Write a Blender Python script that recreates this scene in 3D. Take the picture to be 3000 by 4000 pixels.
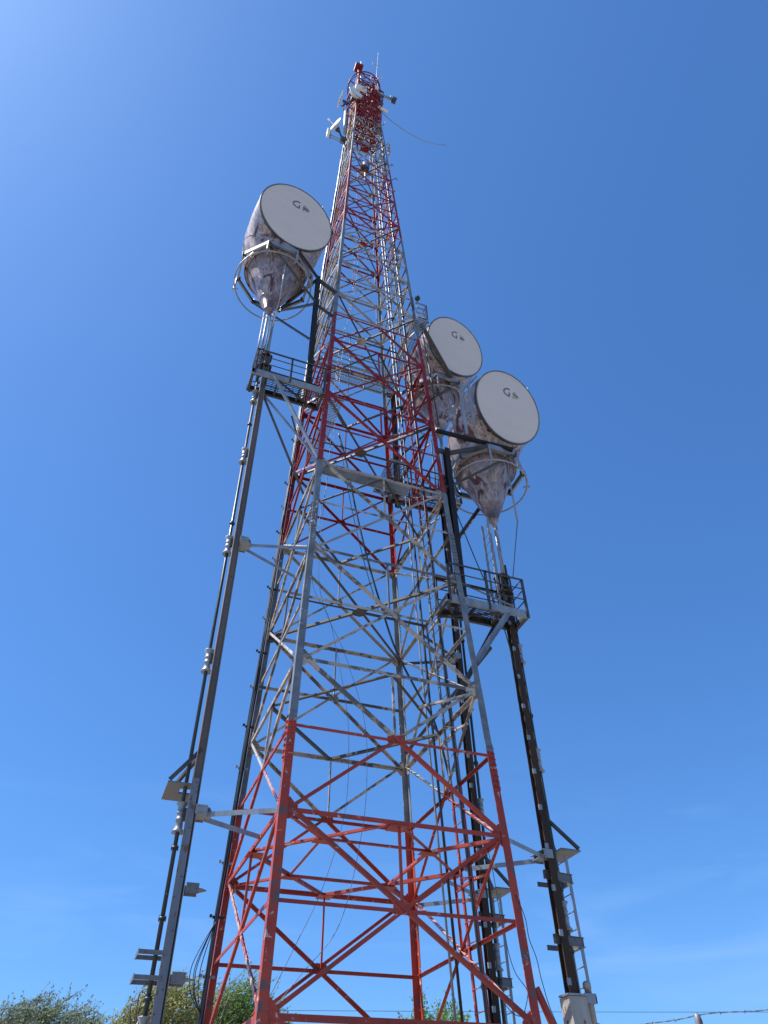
import bpy, bmesh, math, random
from mathutils import Vector, Matrix
random.seed(7)
PI = math.pi
V = Vector
# ------------------------------------------------------------------ camera
sc = bpy.context.scene
for o in list(bpy.data.objects):
    bpy.data.objects.remove(o, do_unlink=True)
cam_d = bpy.data.cameras.new("camera")
cam = bpy.data.objects.new("camera", cam_d)
sc.collection.objects.link(cam)
sc.camera = cam
YAW, PIT, ROLL = math.radians(21.8285), math.radians(43.6205), math.radians(-1.3081)
CAM = V((-4.9048, -14.0985, 1.6))
fw = V((math.sin(YAW) * math.cos(PIT), math.cos(YAW) * math.cos(PIT), math.sin(PIT)))
r0 = V((math.cos(YAW), -math.sin(YAW), 0))
u0 = r0.cross(fw)
rt = r0 * math.cos(ROLL) + u0 * math.sin(ROLL)
up = u0 * math.cos(ROLL) - r0 * math.sin(ROLL)
m = Matrix((rt, up, -fw)).transposed().to_4x4()
m.translation = CAM
cam.matrix_world = m
cam_d.sensor_fit = 'HORIZONTAL'
cam_d.sensor_width = 36.0
cam_d.lens = 36.0 * 2791.32 / 3000.0
cam_d.clip_start = 0.05
cam_d.clip_end = 6000
# ------------------------------------------------------------------ sky and sun
SUN_AZ, SUN_EL = math.radians(-77), math.radians(57)   # azimuth from +Y towards +X
w = bpy.data.worlds.new("World")
sc.world = w
w.use_nodes = True
nt = w.node_tree
nt.nodes.clear()
wo = nt.nodes.new('ShaderNodeOutputWorld')
bg = nt.nodes.new('ShaderNodeBackground')
sky = nt.nodes.new('ShaderNodeTexSky')
sky.sky_type = 'NISHITA'
sky.sun_disc = False
sky.sun_elevation = SUN_EL
sky.sun_rotation = SUN_AZ
sky.altitude = 300
sky.air_density = 1.0
sky.dust_density = 0.9
sky.ozone_density = 7.0
bg.inputs[1].default_value = 0.15
hs = nt.nodes.new('ShaderNodeHueSaturation')
hs.inputs['Saturation'].default_value = 1.1
gw = nt.nodes.new('ShaderNodeGamma')
gw.inputs[1].default_value = 0.8
mw = nt.nodes.new('ShaderNodeMixRGB'); mw.blend_type = 'MULTIPLY'; mw.inputs[0].default_value = 1.0
mw.inputs[2].default_value = (0.578, 0.847, 1.138, 1)
# thin wisps of cirrus low in the sky
tcw = nt.nodes.new('ShaderNodeTexCoord')
mpw = nt.nodes.new('ShaderNodeMapping')
mpw.inputs['Scale'].default_value = (2.5, 2.5, 11)
mpw.inputs['Rotation'].default_value = (0.15, 0.25, 0)
nzw = nt.nodes.new('ShaderNodeTexNoise')
nzw.inputs['Scale'].default_value = 1.6
nzw.inputs['Detail'].default_value = 8
nzw.inputs['Distortion'].default_value = 0.8
rw = nt.nodes.new('ShaderNodeMapRange')
rw.inputs[1].default_value = 0.5
rw.inputs[2].default_value = 0.85
rw.inputs[3].default_value = 0.0
rw.inputs[4].default_value = 0.55
sep = nt.nodes.new('ShaderNodeSeparateXYZ')
re_ = nt.nodes.new('ShaderNodeMapRange')
re_.inputs[1].default_value = 0.42
re_.inputs[2].default_value = 0.20
mu = nt.nodes.new('ShaderNodeMath'); mu.operation = 'MULTIPLY'
mxw = nt.nodes.new('ShaderNodeMixRGB')
mxw.inputs[2].default_value = (1.5, 2.6, 4.6, 1)
l = nt.links.new
l(tcw.outputs['Generated'], mpw.inputs[0]); l(mpw.outputs[0], nzw.inputs['Vector'])
l(nzw.outputs[0], rw.inputs[0]); l(tcw.outputs['Generated'], sep.inputs[0]); l(sep.outputs[2], re_.inputs[0])
l(rw.outputs[0], mu.inputs[0]); l(re_.outputs[0], mu.inputs[1])
l(sky.outputs[0], hs.inputs['Color']); l(hs.outputs[0], gw.inputs[0]); l(gw.outputs[0], mw.inputs[1]); l(mw.outputs[0], mxw.inputs[1]); l(mu.outputs[0], mxw.inputs[0])
l(mxw.outputs[0], bg.inputs[0]); l(bg.outputs[0], wo.inputs[0])
sd = bpy.data.lights.new("sun", 'SUN')
sd.energy = 4.9
sd.angle = math.radians(0.53)
sd.color = (1.0, 0.955, 0.89)
sun = bpy.data.objects.new("sun", sd)
sc.collection.objects.link(sun)
sdir = V((math.sin(SUN_AZ) * math.cos(SUN_EL), math.cos(SUN_AZ) * math.cos(SUN_EL), math.sin(SUN_EL)))
sun.rotation_euler = sdir.to_track_quat('Z', 'Y').to_euler()
sun.location = (-30, 10, 60)
sc.view_settings.view_transform = 'Standard'
sc.view_settings.look = 'None'
sc.view_settings.exposure = 0.66
sc.view_settings.gamma = 1
sc.render.resolution_x = 768
sc.render.resolution_y = 1024

# ------------------------------------------------------------------ materials
def newmat(name, rough=0.5, metal=0.0):
    mt = bpy.data.materials.new(name)
    mt.use_nodes = True
    b = mt.node_tree.nodes['Principled BSDF']
    b.inputs['Roughness'].default_value = rough
    b.inputs['Metallic'].default_value = metal
    return mt, mt.node_tree, b

def noise(nt, scale, detail=6, vec=None, dist=0.0, rough=0.6):
    n = nt.nodes.new('ShaderNodeTexNoise')
    n.inputs['Scale'].default_value = scale
    n.inputs['Detail'].default_value = detail
    n.inputs['Distortion'].default_value = dist
    n.inputs['Roughness'].default_value = rough
    if vec: nt.links.new(vec, n.inputs['Vector'])
    return n

def ramp(nt, fac, stops, interp='LINEAR'):
    r = nt.nodes.new('ShaderNodeValToRGB')
    r.color_ramp.interpolation = interp
    e = r.color_ramp.elements
    while len(e) > 1: e.remove(e[-1])
    e[0].position = stops[0][0]; e[0].color = (*stops[0][1], 1)
    for p, c in stops[1:]:
        k = e.new(p); k.color = (*c, 1)
    nt.links.new(fac, r.inputs[0])
    return r

def mix(nt, fac, a, b, mode='MIX'):
    x = nt.nodes.new('ShaderNodeMixRGB'); x.blend_type = mode
    if isinstance(fac, float): x.inputs[0].default_value = fac
    else: nt.links.new(fac, x.inputs[0])
    for i, c in ((1, a), (2, b)):
        if isinstance(c, tuple): x.inputs[i].default_value = (*c, 1)
        else: nt.links.new(c, x.inputs[i])
    return x.outputs[0]

def bump(nt, b, h, strength=0.3, dist=0.01):
    bp = nt.nodes.new('ShaderNodeBump')
    bp.inputs['Strength'].default_value = strength
    bp.inputs['Distance'].default_value = dist
    nt.links.new(h, bp.inputs['Height'])
    nt.links.new(bp.outputs[0], b.inputs['Normal'])

def worldpos(nt, scale=(1, 1, 1)):
    g = nt.nodes.new('ShaderNodeNewGeometry')
    mp = nt.nodes.new('ShaderNodeMapping')
    mp.inputs['Scale'].default_value = scale
    nt.links.new(g.outputs['Position'], mp.inputs[0])
    return g, mp.outputs[0]

BANDS = [7.9, 15.35, 23.1, 31.1, 38.9, 46.4]
def paint(name, grey, grey2, flake, flake_lo, flake_hi, redamt, fscale=9.0, scuff=0.625):
    """Tower paint: aviation red and white/grey bands by height, flaked and weathered."""
    mt, nt, b = newmat(name, 0.42, 0.0)
    b.inputs['Specular IOR Level'].default_value = 0.32
    g, p = worldpos(nt)
    nb = noise(nt, 2.2, 3, p)
    se = nt.nodes.new('ShaderNodeSeparateXYZ'); nt.links.new(g.outputs['Position'], se.inputs[0])
    md = nt.nodes.new('ShaderNodeMath'); md.operation = 'MULTIPLY_ADD'
    nt.links.new(nb.outputs[0], md.inputs[0]); md.inputs[1].default_value = 0.5; nt.links.new(se.outputs[2], md.inputs[2])
    dv = nt.nodes.new('ShaderNodeMath'); dv.operation = 'DIVIDE'; dv.inputs[1].default_value = 60.0
    nt.links.new(md.outputs[0], dv.inputs[0])
    stops = [(0.0, (1, 1, 1))]
    on = True
    for z in BANDS:
        on = not on
        stops.append(((z + 0.25) / 60.0, (1, 1, 1) if on else (0, 0, 0)))
    band = ramp(nt, dv.outputs[0], stops, 'CONSTANT')
    # red paint, faded lower down, darker above; bare patches
    n1 = noise(nt, 5.0, 8, p)
    n2 = noise(nt, 1.1, 4, p)
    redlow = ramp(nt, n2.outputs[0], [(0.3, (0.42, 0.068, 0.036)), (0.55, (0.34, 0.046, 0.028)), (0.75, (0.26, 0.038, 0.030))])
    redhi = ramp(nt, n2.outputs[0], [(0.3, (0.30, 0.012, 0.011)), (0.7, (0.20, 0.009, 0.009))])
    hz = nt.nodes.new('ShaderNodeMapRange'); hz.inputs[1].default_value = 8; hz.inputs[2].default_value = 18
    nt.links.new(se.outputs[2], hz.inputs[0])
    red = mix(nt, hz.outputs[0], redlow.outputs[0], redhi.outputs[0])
    fr = ramp(nt, n1.outputs[0], [(0.0, (0, 0, 0)), (redamt, (0, 0, 0)), (redamt + 0.03, (1, 1, 1))])
    red = mix(nt, fr.outputs[0], red, (0.12, 0.085, 0.085))
    n5 = noise(nt, 6.5, 12, p, 0.8)
    fs_ = ramp(nt, n5.outputs[0], [(scuff, (0, 0, 0)), (scuff + 0.05, (0.85, 0.85, 0.85))])
    red = mix(nt, fs_.outputs[0], red, (0.55, 0.43, 0.40))
    # pale band: weathered paint over galvanised steel
    n3 = noise(nt, fscale, 10, p, 0.4)
    gz = mix(nt, ramp(nt, noise(nt, 3.0, 6, p).outputs[0], [(0.35, (0, 0, 0)), (0.65, (1, 1, 1))]).outputs[0], grey, grey2)
    ob = nt.nodes.new('ShaderNodeObjectInfo')
    mo = nt.nodes.new('ShaderNodeMath'); mo.operation = 'MULTIPLY_ADD'; mo.inputs[1].default_value = 0.20; nt.links.new(ob.outputs['Random'], mo.inputs[0])
    ms_ = nt.nodes.new('ShaderNodeMath'); ms_.operation = 'SUBTRACT'; nt.links.new(n3.outputs[0], ms_.inputs[0]); ms_.inputs[1].default_value = 0.11; nt.links.new(ms_.outputs[0], mo.inputs[2])
    vr = ramp(nt, ob.outputs['Random'], [(0.0, (0.72, 0.74, 0.78)), (0.5, (1.0, 1.0, 1.0)), (1.0, (1.12, 1.08, 1.02))])
    ff = ramp(nt, mo.outputs[0], [(flake_lo, (0, 0, 0)), (flake_hi, (1, 1, 1))])
    pale = mix(nt, ff.outputs[0], mix(nt, 1.0, gz, vr.outputs[0], 'MULTIPLY'), flake)
    red = mix(nt, 0.7, red, vr.outputs[0], 'MULTIPLY')
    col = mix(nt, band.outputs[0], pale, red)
    nt.links.new(col, b.inputs['Base Color'])
    ro = ramp(nt, n1.outputs[0], [(0.3, (0.36,) * 3), (0.7, (0.62,) * 3)])
    nt.links.new(ro.outputs[0], b.inputs['Roughness'])
    bump(nt, b, n3.outputs[0], 0.25, 0.004)
    return mt
M = {}
M['leg'] = paint('leg paint', (0.115, 0.13, 0.15), (0.20, 0.215, 0.235), (0.55, 0.55, 0.53), 0.66, 0.70, 0.575)
M['brace'] = paint('brace paint', (0.46, 0.39, 0.32), (0.33, 0.29, 0.25), (0.12, 0.11, 0.105), 0.50, 0.58, 0.62, 3.2)
M['pale'] = paint('sunlit scuffed brace paint', (0.52, 0.48, 0.43), (0.40, 0.38, 0.36), (0.20, 0.18, 0.17), 0.58, 0.63, 0.70, 4.0, 0.47)  # whitish tone paints in sunlight on the galvanised side diagonals
def metal(name, c1, c2, c3=None, rough=0.45, metallic=0.25, scale=4.0, t3=0.68, stretch=(1, 1, 0.25)):
    mt, nt, b = newmat(name, rough, metallic)
    g, p = worldpos(nt, stretch)
    n = noise(nt, scale, 8, p)
    col = ramp(nt, n.outputs[0], [(0.3, c1), (0.7, c2)]).outputs[0]
    if c3:
        g2, p2 = worldpos(nt, (1, 1, 0.5))
        n2 = noise(nt, scale * 2.3, 8, p2, 0.3)
        f = ramp(nt, n2.outputs[0], [(t3, (0, 0, 0)), (t3 + 0.05, (1, 1, 1))])
        col = mix(nt, f.outputs[0], col, c3)
    nt.links.new(col, b.inputs['Base Color'])
    ro = ramp(nt, n.outputs[0], [(0.3, (rough - 0.1,) * 3), (0.7, (rough + 0.15,) * 3)])
    nt.links.new(ro.outputs[0], b.inputs['Roughness'])
    bump(nt, b, n.outputs[0], 0.15, 0.004)
    return mt
M['zinc'] = metal('galvanised steel', (0.19, 0.21, 0.235), (0.33, 0.35, 0.375), (0.20, 0.155, 0.12))
M['zincdark'] = metal('weathered and shaded dark steel', (0.045, 0.042, 0.042), (0.10, 0.094, 0.09), (0.22, 0.20, 0.18), t3=0.72)  # dark weathered parts; also shade painted into the gallery rails
M['brown'] = metal('brown streaked column steel', (0.12, 0.098, 0.088), (0.21, 0.175, 0.15), (0.17, 0.17, 0.18), rough=0.65, metallic=0.0, t3=0.6, stretch=(1, 1, 0.1))  # brown with grey patches, streaked lengthwise
M['plan'] = metal('bare dark plan steel', (0.045, 0.042, 0.042), (0.085, 0.08, 0.078), (0.17, 0.155, 0.14), t3=0.72)
M['plate'] = metal('weathered tread plate', (0.10, 0.10, 0.102), (0.175, 0.175, 0.178), (0.11, 0.06, 0.04), metallic=0.1, scale=6, t3=0.62, stretch=(0.25, 2, 1))
M['column'] = metal('column steel', (0.13, 0.135, 0.15), (0.22, 0.225, 0.245), (0.16, 0.085, 0.05), t3=0.56, stretch=(1, 1, 0.12))
M['rusty'] = metal('rust streaked steel', (0.028, 0.020, 0.016), (0.065, 0.042, 0.030), (0.10, 0.085, 0.075), rough=0.7, metallic=0.0, t3=0.68, stretch=(1, 1, 0.15))
M['blacksteel'] = metal('blackened steel', (0.016, 0.016, 0.018), (0.035, 0.034, 0.035), (0.09, 0.085, 0.08), rough=0.6, metallic=0.0, t3=0.74)
M['rustplate'] = metal('rust streaked plate', (0.30, 0.27, 0.23), (0.42, 0.38, 0.33), (0.17, 0.06, 0.025), rough=0.65, metallic=0.0, scale=5, t3=0.60, stretch=(1.5, 1.5, 0.25))
M['black'] = metal('black jacket', (0.010, 0.011, 0.013), (0.022, 0.024, 0.028), None, rough=0.4, metallic=0.0)
M['pipe'] = metal('dark waveguide pipe', (0.025, 0.034, 0.036), (0.055, 0.065, 0.066), (0.16, 0.20, 0.17), rough=0.38, metallic=0.1, t3=0.7)
M['white'] = metal('white enamel', (0.66, 0.65, 0.62), (0.74, 0.73, 0.70), (0.45, 0.42, 0.38), rough=0.4, metallic=0.0, t3=0.72)
M['redsteel'] = metal('deep red painted steel', (0.20, 0.012, 0.011), (0.13, 0.009, 0.009), (0.08, 0.035, 0.03), rough=0.5, metallic=0.0, t3=0.7)
M['wire'] = metal('thin wire', (0.07, 0.08, 0.10), (0.12, 0.13, 0.15), None, rough=0.4, metallic=0.3)
M['ink'] = metal('dark grey lettering', (0.06, 0.063, 0.075), (0.12, 0.122, 0.13), None, rough=0.6, metallic=0.0)
M['inkfaint'] = metal('worn lettering', (0.40, 0.40, 0.40), (0.48, 0.48, 0.48), None, rough=0.6, metallic=0.0)
# horn shell: chalky lavender grey over maroon primer, worn in streaks
def shell(name, t, pale1, pale2):
    mt, nt, b = newmat(name, 0.30, 0.2)
    tc = nt.nodes.new('ShaderNodeTexCoord')
    mp = nt.nodes.new('ShaderNodeMapping'); mp.inputs['Scale'].default_value = (2.6, 2.6, 0.9)
    nt.links.new(tc.outputs['Object'], mp.inputs[0])
    mp2 = nt.nodes.new('ShaderNodeMapping'); mp2.inputs['Scale'].default_value = (6, 6, 0.9)
    nt.links.new(tc.outputs['Object'], mp2.inputs[0])
    n1 = noise(nt, 1.0, 12, mp.outputs[0], 0.7, 0.66)
    n2 = noise(nt, 1.6, 8, mp2.outputs[0], 0.2)
    n3 = noise(nt, 1.0, 3, mp.outputs[0])
    base = ramp(nt, n2.outputs[0], [(0.3, pale1), (0.7, pale2)]).outputs[0]
    warm = mix(nt, ramp(nt, n3.outputs[0], [(0.5, (0, 0, 0)), (0.62, (0.8, 0.8, 0.8))]).outputs[0], base, (0.44, 0.37, 0.31))
    f = ramp(nt, n1.outputs[0], [(t, (0, 0, 0)), (t + 0.05, (1, 1, 1))])
    n4 = noise(nt, 2.6, 10, mp2.outputs[0], 0.6)
    f2 = ramp(nt, n4.outputs[0], [(0.44, (0, 0, 0)), (0.66, (0.8, 0.8, 0.8))])
    warm = mix(nt, f2.outputs[0], warm, (0.13, 0.065, 0.068))
    col = mix(nt, f.outputs[0], warm, (0.095, 0.030, 0.028))
    nt.links.new(col, b.inputs['Base Color'])
    bump(nt, b, n2.outputs[0], 0.12, 0.01)
    return mt
M['cone'] = shell('horn cone shell', 0.545, (0.19, 0.145, 0.152), (0.43, 0.365, 0.37))
M['body'] = shell('horn body shell', 0.53, (0.22, 0.175, 0.18), (0.50, 0.43, 0.42))
M['nozzle'] = shell('horn nozzle shell', 0.66, (0.19, 0.13, 0.125), (0.25, 0.185, 0.175))
def radome_mat():
    mt, nt, b = newmat('radome fabric', 0.62, 0.0)
    tc = nt.nodes.new('ShaderNodeTexCoord')
    mp = nt.nodes.new('ShaderNodeMapping'); mp.inputs['Scale'].default_value = (0.35, 0.35, 3.0)
    nt.links.new(tc.outputs['Object'], mp.inputs[0])
    n = noise(nt, 2.0, 5, mp.outputs[0], 0.3)
    n2 = noise(nt, 0.8, 3, tc.outputs['Object'])
    c = ramp(nt, n.outputs[0], [(0.3, (0.55, 0.50, 0.465)), (0.7, (0.64, 0.58, 0.54))]).outputs[0]
    c = mix(nt, n2.outputs[0], c, (0.58, 0.52, 0.485))
    nt.links.new(c, b.inputs['Base Color'])
    wv_ = nt.nodes.new('ShaderNodeTexWave'); wv_.inputs['Scale'].default_value = 1.1; wv_.inputs['Distortion'].default_value = 3.5; wv_.inputs['Detail'].default_value = 2; wv_.bands_direction = 'Z'
    nt.links.new(tc.outputs['Object'], wv_.inputs[0])
    bump(nt, b, wv_.outputs['Fac'], 0.09, 0.04)
    return mt
M['radome'] = radome_mat()
for k_, v_ in (('blacksteel', 0.12), ('redsteel', 0.25), ('rusty', 0.2), ('zincdark', 0.3), ('plan', 0.3), ('pipe', 0.35)):
    M[k_].node_tree.nodes['Principled BSDF'].inputs['Specular IOR Level'].default_value = v_

# ------------------------------------------------------------------ mesh helpers
COL = sc.collection
def link(name, mesh, mat, parent=None):
    o = bpy.data.objects.new(name, mesh)
    COL.objects.link(o)
    if mat is not None and len(mesh.materials) == 0:
        mesh.materials.append(mat)
    if parent is not None:
        o.parent = parent
        o.matrix_parent_inverse = parent.matrix_basis.inverted()
    return o
def thing(name, label, cat, loc=(0, 0, 0), group=None):
    o = bpy.data.objects.new(name, None)
    o.empty_display_size = 0.3
    o.location = loc
    COL.objects.link(o)
    o['label'] = label; o['category'] = cat
    if group: o['group'] = group
    return o
def tag(o, label, cat, group=None):
    o['label'] = label; o['category'] = cat
    if group: o['group'] = group
    return o
class MB:
    def __init__(s): s.v = []; s.f = []; s.sm = []
    def add(s, vs, fs, smooth=False):
        n = len(s.v)
        s.v += [tuple(p) for p in vs]
        s.f += [tuple(i + n for i in q) for q in fs]
        s.sm += [smooth] * len(fs)
        return s
    def prism(s, p0, p1, poly, u, v):
        """extrude closed 2-D polygon (in u,v) from p0 to p1"""
        p0, p1 = V(p0), V(p1)
        n = len(poly)
        a = [p0 + u * x + v * y for x, y in poly]
        b = [p1 + u * x + v * y for x, y in poly]
        fs = [(i, (i + 1) % n, n + (i + 1) % n, n + i) for i in range(n)]
        fs += [tuple(range(n - 1, -1, -1)), tuple(range(n, 2 * n))]
        return s.add(a + b, fs)
    def frame(s, p0, p1, hint):
        d = (V(p1) - V(p0)).normalized()
        h = V(hint)
        u = (h - d * h.dot(d))
        if u.length < 1e-4: u = d.orthogonal()
        u.normalize()
        return u, d.cross(u)
    def angle(s, p0, p1, a, t, uh, vh):
        u, v = s.frame(p0, p1, uh)
        if v.dot(V(vh)) < 0: v = -v
        return s.prism(p0, p1, [(0, 0), (a, 0), (a, t), (t, t), (t, a), (0, a)], u, v)
    def bar(s, p0, p1, w_, h_, hint=(0, 0, 1)):
        u, v = s.frame(p0, p1, hint)
        return s.prism(p0, p1, [(-h_ / 2, -w_ / 2), (h_ / 2, -w_ / 2), (h_ / 2, w_ / 2), (-h_ / 2, w_ / 2)], u, v)
    def channel(s, p0, p1, h_, fl, t, hint=(0, 0, 1), side=1):
        u, v = s.frame(p0, p1, hint)
        v = v * side
        y = h_ / 2
        return s.prism(p0, p1, [(-y, 0), (y, 0), (y, fl), (y - t, fl), (y - t, t), (-y + t, t), (-y + t, fl), (-y, fl)], u, v)
    def hbeam(s, p0, p1, d_, b_, t, hint=(0, 1, 0)):
        u, v = s.frame(p0, p1, hint)
        a, c = d_ / 2, b_ / 2
        e = t / 2
        return s.prism(p0, p1, [(-a, -c), (-a + t, -c), (-a + t, -e), (a - t, -e), (a - t, -c), (a, -c), (a, c), (a - t, c), (a - t, e), (-a + t, e), (-a + t, c), (-a, c)], u, v)
    def tube(s, pts, r, n=8, closed=False):
        pts = [V(p) for p in pts]
        rs = r if isinstance(r, (list, tuple)) else [r] * len(pts)
        vs = []
        pu = None
        N = len(pts)
        for i, p in enumerate(pts):
            if closed: d = (pts[(i + 1) % N] - pts[i - 1]).normalized()
            else: d = (pts[min(i + 1, N - 1)] - pts[max(i - 1, 0)]).normalized()
            u = d.orthogonal().normalized() if pu is None else (pu - d * pu.dot(d)).normalized()
            pu = u
            v = d.cross(u)
            vs += [p + (u * math.cos(2 * PI * k / n) + v * math.sin(2 * PI * k / n)) * rs[i] for k in range(n)]
        fs = []
        for i in range(N if closed else N - 1):
            j = (i + 1) % N
            fs += [(i * n + k, i * n + (k + 1) % n, j * n + (k + 1) % n, j * n + k) for k in range(n)]
        if not closed:
            fs += [tuple(range(n - 1, -1, -1)), tuple(range((N - 1) * n, N * n))]
        return s.add(vs, fs, True)
    def box(s, c, sx, sy, sz):
        x, y, z = c
        return s.prism((x, y, z - sz / 2), (x, y, z + sz / 2), [(-sx / 2, -sy / 2), (sx / 2, -sy / 2), (sx / 2, sy / 2), (-sx / 2, sy / 2)], V((1, 0, 0)), V((0, 1, 0)))
    def plate(s, c, u, v, poly, t):
        """flat plate: polygon in (u,v) about c, thickness t along u x v"""
        n = V(u).cross(V(v)).normalized()
        return s.prism(V(c) - n * t / 2, V(c) + n * t / 2, poly, V(u), V(v))
    def bolt(s, c, n, r=0.016, h=0.02):
        n = V(n).normalized()
        u = n.orthogonal().normalized(); v = n.cross(u)
        return s.prism(V(c), V(c) + n * h, [(r * math.cos(k * PI / 3), r * math.sin(k * PI / 3)) for k in range(6)], u, v)
    def build(s, name, mat, parent=None):
        me = bpy.data.meshes.new(name)
        me.from_pydata(s.v, [], s.f)
        me.polygons.foreach_set('use_smooth', s.sm)
        me.materials.append(mat)
        bm = bmesh.new(); bm.from_mesh(me)
        bmesh.ops.recalc_face_normals(bm, faces=bm.faces)
        bm.to_mesh(me); bm.free()
        return link(name, me, mat, parent)

# ------------------------------------------------------------------ ground
gm, nt, b = newmat('gravel and dry grass ground', 0.95)
g, p = worldpos(nt)
n = noise(nt, 0.35, 10, p)
n2 = noise(nt, 14.0, 6, p)
c = ramp(nt, n.outputs[0], [(0.3, (0.17, 0.165, 0.12)), (0.5, (0.26, 0.245, 0.21)), (0.75, (0.33, 0.31, 0.275))]).outputs[0]
c = mix(nt, n2.outputs[0], c, (0.26, 0.245, 0.215))
nt.links.new(c, b.inputs['Base Color'])
bump(nt, b, n2.outputs[0], 0.6, 0.05)
gb = MB()
G = 24
for i in range(G + 1):
    for j in range(G + 1):
        x = math.copysign(abs((i - G / 2) / (G / 2)) ** 2.4, i - G / 2) * 2500
        y = math.copysign(abs((j - G / 2) / (G / 2)) ** 2.4, j - G / 2) * 2500
        gb.v.append((x, y, 0.0))
for i in range(G):
    for j in range(G):
        a = i * (G + 1) + j
        gb.f.append((a, a + G + 1, a + G + 2, a + 1)); gb.sm.append(True)
go = gb.build('ground', gm); go['kind'] = 'structure'

# ------------------------------------------------------------------ lattice tower
Z = [3.448, 6.338, 9.359, 12.404, 15.412, 18.484, 21.56, 24.717, 27.273, 29.84, 32.464, 35.093, 37.746, 40.398, 43.136, 45.918]
W = [2.19, 2.10, 1.99, 1.87, 1.775, 1.675, 1.59, 1.483, 1.405, 1.323, 1.235, 1.147, 1.061, 0.97, 0.886, 0.785]
AR = 1.0364
Z = [0.0] + Z + [47.6, 49.2, 50.8, 52.4, 54.0, 55.6]
W = [2.33] + W + [0.74, 0.70, 0.665, 0.63, 0.60, 0.565]
def wid(z):
    for i in range(len(Z) - 1):
        if z <= Z[i + 1]:
            t = (z - Z[i]) / (Z[i + 1] - Z[i]); return W[i] * (1 - t) + W[i + 1] * t
    return W[-1]
SG = {'A': (-1, -1), 'B': (1, -1), 'C': (1, 1), 'D': (-1, 1)}
def leg(lg, z):
    ww = wid(z); s = SG[lg]
    return V((s[0] * ww, s[1] * ww * AR, z))
FACES = [('A', 'B', V((0, -1, 0))), ('A', 'D', V((-1, 0, 0))), ('C', 'B', V((1, 0, 0))), ('D', 'C', V((0, 1, 0)))]
tower = thing('lattice_tower', 'tall four-legged steel lattice tower in peeling red and pale grey bands', 'tower')
def legsize(z): return max(0.075, 0.158 - 0.0017 * z)
for lg in 'ABCD':
    s = SG[lg]
    mb = MB()
    for i in range(len(Z) - 1):
        a0 = legsize(Z[i]); 
        off = V((s[0], s[1], 0)) * (a0 * 0.42)
        mb.angle(leg(lg, Z[i]) + off, leg(lg, Z[i + 1]) + off, a0, max(0.012, a0 * 0.1), (-s[0], 0, 0), (0, -s[1], 0))
    lo = mb.build('leg', M['leg'], tower)
    # bolted splice sleeves above every second level
    for k in (2, 4, 6, 8):
        z0 = Z[k] + 0.55 if k != 2 else 7.15
        a0 = legsize(z0)
        off = V((s[0], s[1], 0)) * (a0 * 0.42 + 0.008)
        h = 0.95
        pa, pb = leg(lg, z0) + off, leg(lg, z0 + h) + off
        bp = MB()
        bp.angle(pa, pb, a0 * 1.04, 0.014, (-s[0], 0, 0), (0, -s[1], 0))
        for q in range(8):
            cc = pa.lerp(pb, (q + 0.6) / 8.2)
            for fr in (0.3, 0.7):
                bp.bolt(cc + V((-s[0] * a0 * fr, s[1] * 0.002, 0)), (0, s[1], 0), 0.018, 0.028)
                bp.bolt(cc + V((s[0] * 0.002, -s[1] * a0 * fr, 0)), (s[0], 0, 0), 0.018, 0.028)
        bp.build('splice_sleeve', M['leg'], lo)
members = {k: [] for k in ('horizontal_beam', 'middle_beam', 'diagonal_brace', 'hanger', 'plan_brace', 'gusset_plate')}
def msize(base, z): return base * 0.74 * max(0.62, 1 - z / 115)
NL = len(Z)
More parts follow.
